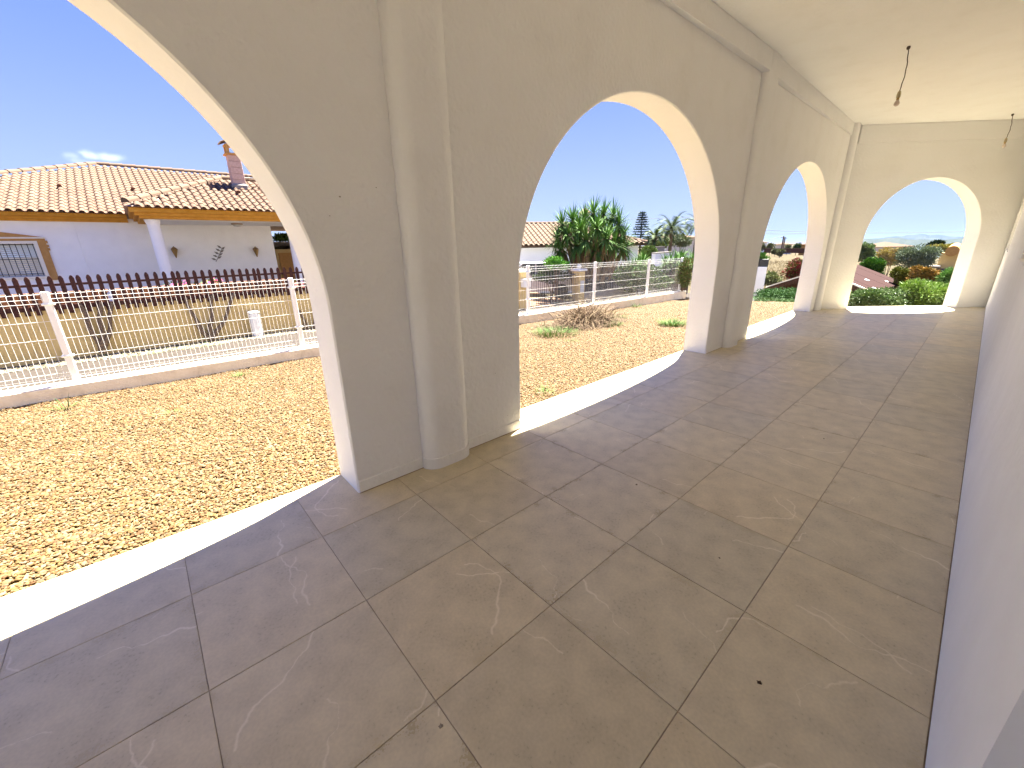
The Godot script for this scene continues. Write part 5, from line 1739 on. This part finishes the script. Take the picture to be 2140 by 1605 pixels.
func build_far_things() -> void:
	# garden shed with red felt roof
	var s := thing("garden_shed", "brown timber garden shed with faded red felt roof beyond the terrace", "shed", Vector3(-1.47, -1.95, -15.95))
	s.rotation.y = -0.05
	var eave := 1.93
	var half := 1.52
	var ridge := 2.56
	var deep := 4.5
	var nb := 15
	for i in nb:
		var x0 := -1.32 + 2.64 * i / nb
		var x1 := -1.32 + 2.64 * (i + 1) / nb - 0.012
		var b := Build.new()
		var hgt := func(x: float) -> float: return ridge - 0.06 - (ridge - eave) * absf(x) / half
		var pts := [Vector3(x0, 0, -0.2), Vector3(x1, 0, -0.2), Vector3(x1, hgt.call(x1), -0.2), Vector3(x0, hgt.call(x0), -0.2)]
		var bk := Vector3(0, 0, -0.03)
		b.quad(pts[0], pts[1], pts[2], pts[3], Vector3.BACK)
		for k in 4:
			var m: Vector3 = (pts[k] + pts[(k + 1) % 4]) * 0.5 - (pts[0] + pts[2]) * 0.5
			b.quad(pts[k], pts[(k + 1) % 4], pts[(k + 1) % 4] + bk, pts[k] + bk, m)
		put("board", b, M.shed_wood, s)
	var w := Build.new()
	w.bb(Vector3(1.29, 0, -0.24), Vector3(1.32, eave, -deep + 0.2))
	w.bb(Vector3(-1.32, 0, -0.24), Vector3(-1.29, eave, -deep + 0.2))
	w.bb(Vector3(-1.29, 0, -deep + 0.23), Vector3(1.29, eave, -deep + 0.2))
	put("wall", w, M.shed_wood, s)
	for sd in [-1.0, 1.0]:
		# felt in overlapping strips that run down the slope
		var strips := 6
		for i in strips:
			var z0 := -deep * i / strips
			var z1 := -deep * (i + 1) / strips - 0.03
			var lift := 0.004 * (i % 2)
			var b := Build.new()
			var a := Vector3(0, ridge + lift, z0)
			var c := Vector3(sd * half, eave + lift, z0)
			var d := Vector3(sd * half, eave + lift, z1)
			var e := Vector3(0, ridge + lift, z1)
			b.quad(a, c, d, e, Vector3(sd * 0.3, 1, 0))
			b.quad(a - Vector3(0, 0.03, 0), c - Vector3(0, 0.03, 0), d - Vector3(0, 0.03, 0), e - Vector3(0, 0.03, 0), Vector3.DOWN)
			b.quad(c, d, d - Vector3(0, 0.03, 0), c - Vector3(0, 0.03, 0), Vector3(sd, 0, 0))
			b.quad(a, c, c - Vector3(0, 0.03, 0), a - Vector3(0, 0.03, 0), Vector3.BACK)
			put("roof_felt", b, M.red_felt, s)
		var bg := Build.new()
		bg.quad(Vector3(0, ridge - 0.03, 0.03), Vector3(sd * (half + 0.02), eave - 0.04, 0.03), Vector3(sd * (half + 0.02), eave - 0.2, 0.03), Vector3(0, ridge - 0.19, 0.03), Vector3.BACK)
		bg.quad(Vector3(0, ridge - 0.03, 0.03), Vector3(sd * (half + 0.02), eave - 0.04, 0.03), Vector3(sd * (half + 0.02), eave - 0.04, 0.0), Vector3(0, ridge - 0.03, 0.0), Vector3.UP)
		put("barge_board", bg, M.shed_wood, s)
		var tb := Build.new()
		tb.quad(Vector3(0, ridge + 0.012, 0.045), Vector3(sd * (half + 0.02), eave + 0.012, 0.045), Vector3(sd * (half + 0.02), eave - 0.03, 0.045), Vector3(0, ridge - 0.03, 0.045), Vector3.BACK)
		tb.quad(Vector3(0, ridge + 0.012, 0.045), Vector3(sd * (half + 0.02), eave + 0.012, 0.045), Vector3(sd * (half + 0.02), eave + 0.012, -0.02), Vector3(0, ridge + 0.012, -0.02), Vector3(sd * 0.3, 1, 0))
		put("edge_trim", tb, M.cream_paint, s)
	for q in [[0.95, -1.7, 0.22], [1.38, -0.7, 0.2], [1.25, -3.1, 0.16]]:
		var pb := Build.new()
		var x: float = q[0]
		var yq := ridge - (ridge - eave) * x / half + 0.012
		pb.box(Transform3D(Basis(Vector3.BACK, -atan((ridge - eave) / half)), Vector3(x, yq, q[1])), Vector3(0.12, 0.012, q[2]))
		put("roof_patch", pb, M.white_paint, s)
	# planter pillar with a clipped shrub
	var pp := away(1580.0, 603.0, 17.5)
	var pl := thing("planter_pillar", "white pillar with a dark planter box at the end of the lane", "pillar", Vector3(pp.x, -1.9, pp.z))
	var top := away(1588.0, 557.0, 17.5).y + 1.9
	var b1 := Build.new()
	b1.soft_box(xf(Vector3(0, top * 0.5, 0), 0.3), Vector3(0.46, top, 0.42), 0.015)
	put("shaft", b1, M.white_wall, pl)
	var b2 := Build.new()
	b2.soft_box(xf(Vector3(0, top + 0.13, 0), 0.3), Vector3(0.5, 0.26, 0.4), 0.015)
	put("planter", b2, M.black_iron, pl)
	bush("potted_shrub", "clipped green shrub growing in the dark planter on the pillar", "shrub", "", 1562, 526, 1612, 552, 17.5, 1500, 0.07, [lin(0.06, 0.13, 0.025), lin(0.09, 0.19, 0.035)], 81, {"ground": top - 1.9 + 0.2})
	# ochre gatehouse with barrel tile and a white pillar
	var gp := away(1985.0, 566.0, 27.0)
	var gh := thing("gatehouse", "ochre gatehouse with clay tile top, white pillar and dark gate beyond the garden", "building", Vector3(gp.x, terrain_y(gp.x, gp.z), gp.z))
	var ty := away(1985.0, 522.0, 27.0).y - gh.position.y
	var g1 := Build.new()
	g1.bb(Vector3(-0.45, 0, -0.6), Vector3(1.6, ty - 0.12, 0.0))
	put("wall", g1, M.yellow, gh)
	var g2 := Build.new()
	g2.tube([Vector3(-0.1, ty - 0.05, 0.3), Vector3(-0.1, ty + 0.05, -1.5)], [0.22, 0.22], 16)
	g2.tube([Vector3(0.5, ty - 0.02, 0.3), Vector3(0.5, ty + 0.08, -1.5)], [0.22, 0.22], 16)
	put("barrel_tile", g2, M.ochre_trim, gh)
	var g3 := Build.new()
	g3.soft_box(xf(Vector3(-0.75, (ty - 0.75) * 0.5, 0.15)), Vector3(0.6, ty - 0.75, 0.5), 0.02)
	put("pillar", g3, M.white_wall, gh)
	var g4 := Build.new()
	g4.soft_box(xf(Vector3(-0.7, ty - 0.71, 0.15)), Vector3(0.75, 0.09, 0.62), 0.02)
	put("pillar_cap", g4, M.cement, gh)
	var g5 := Build.new()
	g5.bb(Vector3(-0.4, 0.0, 0.02), Vector3(0.5, ty - 0.8, 0.08))
	put("gate", g5, plain(lin(0.035, 0.015, 0.06), 0.5), gh)
	# houses on the skyline
	var h1 := away(1845.0, 516.0, 125.0)
	var hh := hip_house("far_house", "pale house with a pinkish hip roof before the blue hills", h1, away(1915.0, 516.0, 130.0), 3.0, 8.0, 0.28, false, M.far_wall, M.pale_roof, "houses on the skyline")
	var hb := away(1574.0, 507.0, 150.0)
	hip_house("far_house", "white hip roofed house on the skyline, farthest from the orange house", hb, away(1606.0, 507.0, 150.0), 3.0, 7.0, 0.25, false, M.white_wall, M.pale_roof, "houses on the skyline")
	var h2 := hip_house("far_house", "beige house with a flat terrace beside the utility poles", away(1616.0, 511.0, 150.0), away(1658.0, 511.0, 150.0), 3.0, 9.0, 0.22, false, M.far_wall, M.pale_roof, "houses on the skyline")
	hip_house("far_house", "orange rendered house behind the brown field wall", away(1668.0, 511.0, 130.0), away(1720.0, 511.0, 126.0), 3.0, 8.0, 0.24, false, M.ochre_trim, M.pale_roof, "houses on the skyline")
	hip_house("far_house", "long low house with pinkish roof beyond the tall palm", away(1392.0, 497.0, 75.0), away(1475.0, 497.0, 78.0), 3.0, 9.0, 0.2, false, M.far_wall, M.pale_roof, "houses on the skyline")
	# field boundary wall below the far houses
	var fw := thing("field_wall", "thin brown wall along the far side of the dry field", "wall", away(1640.0, 519.0, 115.0))
	var d := away(1720.0, 519.0, 112.0) - away(1628.0, 518.5, 118.0)
	var wb := Build.new()
	wb.box(Transform3D(Basis(Vector3.UP, atan2(-d.z, d.x)), Vector3(0, -0.5, 0)), Vector3(d.length(), 1.0, 0.3))
	put("wall", wb, M.shed_wood, fw)
	# utility poles and wires
	var pk := 0
	var tops := []
	for q in [[1638.0, 493.5, 105.0, 0.13], [1641.0, 495.5, 120.0, 0.12]]:
		var tp := away(q[0], q[1], q[2])
		var g := terrain_y(tp.x, tp.z)
		var t := thing("utility_pole", ["tall wooden utility pole on the dry field", "shorter utility pole just behind the tall one"][pk], "pole", Vector3(tp.x, g, tp.z), "utility poles")
		var b := Build.new()
		b.tube([Vector3.ZERO, Vector3(0, tp.y - g, 0)], [q[3] * 1.3, q[3]], 8)
		put("pole", b, M.bark, t)
		var cb := Build.new()
		cb.box(xf(Vector3(0, tp.y - g - 0.3, 0), 0.5), Vector3(1.0, 0.06, 0.06))
		put("crossarm", cb, M.bark, t)
		tops.append(tp)
		pk += 1
	var wires := [[[1180.0, 455.0, 48.0], [1510.0, 449.0, 48.0], "wire strung across the sky behind the palm and conifer"], [[1550.0, 478.0, 46.0], [2080.0, 482.0, 46.0], "upper power line across the end arch and third arch"], [[1550.0, 485.0, 46.0], [1760.0, 480.0, 46.0], "lower power line seen in the third arch"], [[1570.0, 503.0, 140.0], [1638.0, 494.0, 105.0], "slanting wire running up to the tall utility pole"]]
	for q in wires:
		var a := away(q[0][0], q[0][1], q[0][2])
		var c := away(q[1][0], q[1][1], q[1][2])
		var b := Build.new()
		var pts := []
		var rad := []
		for i in 13:
			var f := i / 12.0
			pts.append(a.lerp(c, f) - Vector3.UP * 0.25 * 4.0 * f * (1.0 - f))
			rad.append(0.012 * q[0][2] / 46.0)
		b.tube(pts, rad, 5)
		tag(put(numbered("power_line"), b, M.cement), q[2], "power line", "power lines")
	# mountains
	for q in [["hill", 3600.0, [[1730, 503], [1760, 501], [1800, 500], [1815, 498.8], [1834, 500.2], [1848, 498.5], [1860, 496.5], [1868, 497.5], [1882, 497], [1893, 500.5], [1915, 500.8], [1940, 500.2], [1960, 501.2], [1985, 500.2], [2008, 498], [2040, 497], [2100, 499]], 1100.0], ["mountain", 8600.0, [[1800, 500], [1840, 498], [1860, 494.5], [1874, 493.5], [1884, 494.2], [1897, 491], [1905, 491.6], [1914, 490], [1927, 489.4], [1936, 489.8], [1943, 492], [1955, 490.3], [1968, 491], [1985, 494], [2010, 494.5], [2060, 492], [2110, 496]], 1500.0]]:
		var b := Build.new()
		var nz := FastNoiseLite.new()
		nz.seed = 9
		nz.frequency = 0.0025
		nz.fractal_octaves = 4
		var line: Array = q[2]
		var crest := []
		for i in line.size() - 1:
			for m in 6:
				var f := m / 6.0
				crest.append(away(lerpf(line[i][0], line[i + 1][0], f), lerpf(line[i][1], line[i + 1][1], f), q[1]))
		var rows := 14
		var grid := []
		for i in crest.size():
			var c: Vector3 = crest[i]
			var dir := Vector3(c.x - EYE.x, 0, c.z - EYE.z).normalized()
			var col := []
			for j in rows + 1:
				var f := float(j) / rows
				var p := c - dir * float(q[3]) * f
				var base := -float(q[1]) * 0.045
				var y := lerpf(c.y, base, pow(f, 0.85))
				if j > 0:
					y += nz.get_noise_2d(p.x, p.z) * float(q[1]) * 0.012 * sin(PI * f)
				p.y = y
				col.append(p)
			var pb := c + dir * float(q[3]) * 0.8
			pb.y = -float(q[1]) * 0.045
			col.insert(0, pb)
			grid.append(col)
		for i in grid.size() - 1:
			for j in rows + 1:
				b.face(grid[i][j], grid[i + 1][j], grid[i + 1][j + 1], Vector3.UP)
				b.face(grid[i][j], grid[i + 1][j + 1], grid[i][j + 1], Vector3.UP)
		structure(put(q[0], b, M.hill))

# ------------------------------------------------------------------ sky
func cloud_cover() -> ImageTexture:
	var w := 2048
	var h := 1024
	var im := Image.create(w, h, false, Image.FORMAT_RGBA8)
	im.fill(Color(0, 0, 0, 0))
	var nz := FastNoiseLite.new()
	nz.seed = 4
	nz.frequency = 0.16
	nz.fractal_octaves = 4
	for q in [[206.0, 326.0, 11.0, 2.6, 0.75], [149.0, 325.0, 4.0, 2.0, 0.35], [167.0, 336.0, 6.0, 1.7, 0.35]]:
		var d := ray(q[0], q[1]).normalized()
		var cx := fposmod(atan2(d.x, -d.z) / TAU, 1.0) * w
		var cy := (0.5 - asin(d.y) / PI) * h
		for y in range(int(cy - 12), int(cy + 12)):
			for x in range(int(cx - 30), int(cx + 30)):
				var dx := (x - cx) / float(q[2])
				var dy := (y - cy) / float(q[3])
				if dy > 0.0:
					dy *= 1.6
				var a := (1.0 - dx * dx - dy * dy) + nz.get_noise_2d(x, y) * 0.9
				if a > 0.0:
					im.set_pixel(posmod(x, w), y, Color(1, 1, 1, clampf(a, 0, 1) * float(q[4])))
	return ImageTexture.create_from_image(im)

func _ready() -> void:
	rng.seed = 20
	cam_basis = Basis.from_euler(Vector3(-0.3238, 0.8465, -0.0208), EULER_ORDER_YXZ)
	var cam := Camera3D.new()
	cam.name = "camera"
	add_child(cam)
	cam.transform = Transform3D(cam_basis, EYE)
	cam.fov = rad_to_deg(2.0 * atan(802.5 / FOCAL))
	cam.near = 0.05
	cam.far = 30000.0
	cam.current = true
	var sky_m := ProceduralSkyMaterial.new()
	sky_m.sky_top_color = lin(0.0092, 0.0232, 0.100).linear_to_srgb()
	sky_m.sky_horizon_color = lin(0.062, 0.077, 0.105).linear_to_srgb()
	sky_m.sky_curve = 0.2
	sky_m.ground_bottom_color = lin(0.08, 0.066, 0.045).linear_to_srgb()
	sky_m.ground_horizon_color = lin(0.062, 0.076, 0.102).linear_to_srgb()
	sky_m.sun_angle_max = 1.0
	sky_m.sky_cover = cloud_cover()
	sky_m.sky_cover_modulate = Color(0.3, 0.3, 0.3)
	var sky := Sky.new()
	sky.sky_material = sky_m
	var env := Environment.new()
	env.background_mode = Environment.BG_SKY
	env.sky = sky
	env.ambient_light_source = Environment.AMBIENT_SOURCE_SKY
	env.tonemap_mode = Environment.TONE_MAPPER_LINEAR
	env.tonemap_exposure = 11.6
	env.sdfgi_enabled = true
	env.ssao_enabled = true
	env.ssil_enabled = true
	env.fog_enabled = true
	env.fog_density = 0.000022
	env.fog_light_color = Color(0.60, 0.74, 1.0)
	var we := WorldEnvironment.new()
	we.name = "environment"
	we.environment = env
	add_child(we)
	var sun := DirectionalLight3D.new()
	sun.name = "sun"
	add_child(sun)
	sun.look_at_from_position(Vector3.ZERO, Vector3(0.1456, -1.0, 0.42), Vector3.FORWARD)
	sun.light_energy = 1.32
	sun.light_color = Color(1.0, 0.98, 0.925)
	sun.light_angular_distance = 0.5
	sun.shadow_enabled = true
	make_materials()
	build_terrace()
	build_ground()
	build_fence()
	build_lane_side()
	build_bungalow()
	build_gate_side()
	build_plants()
	build_far_things()
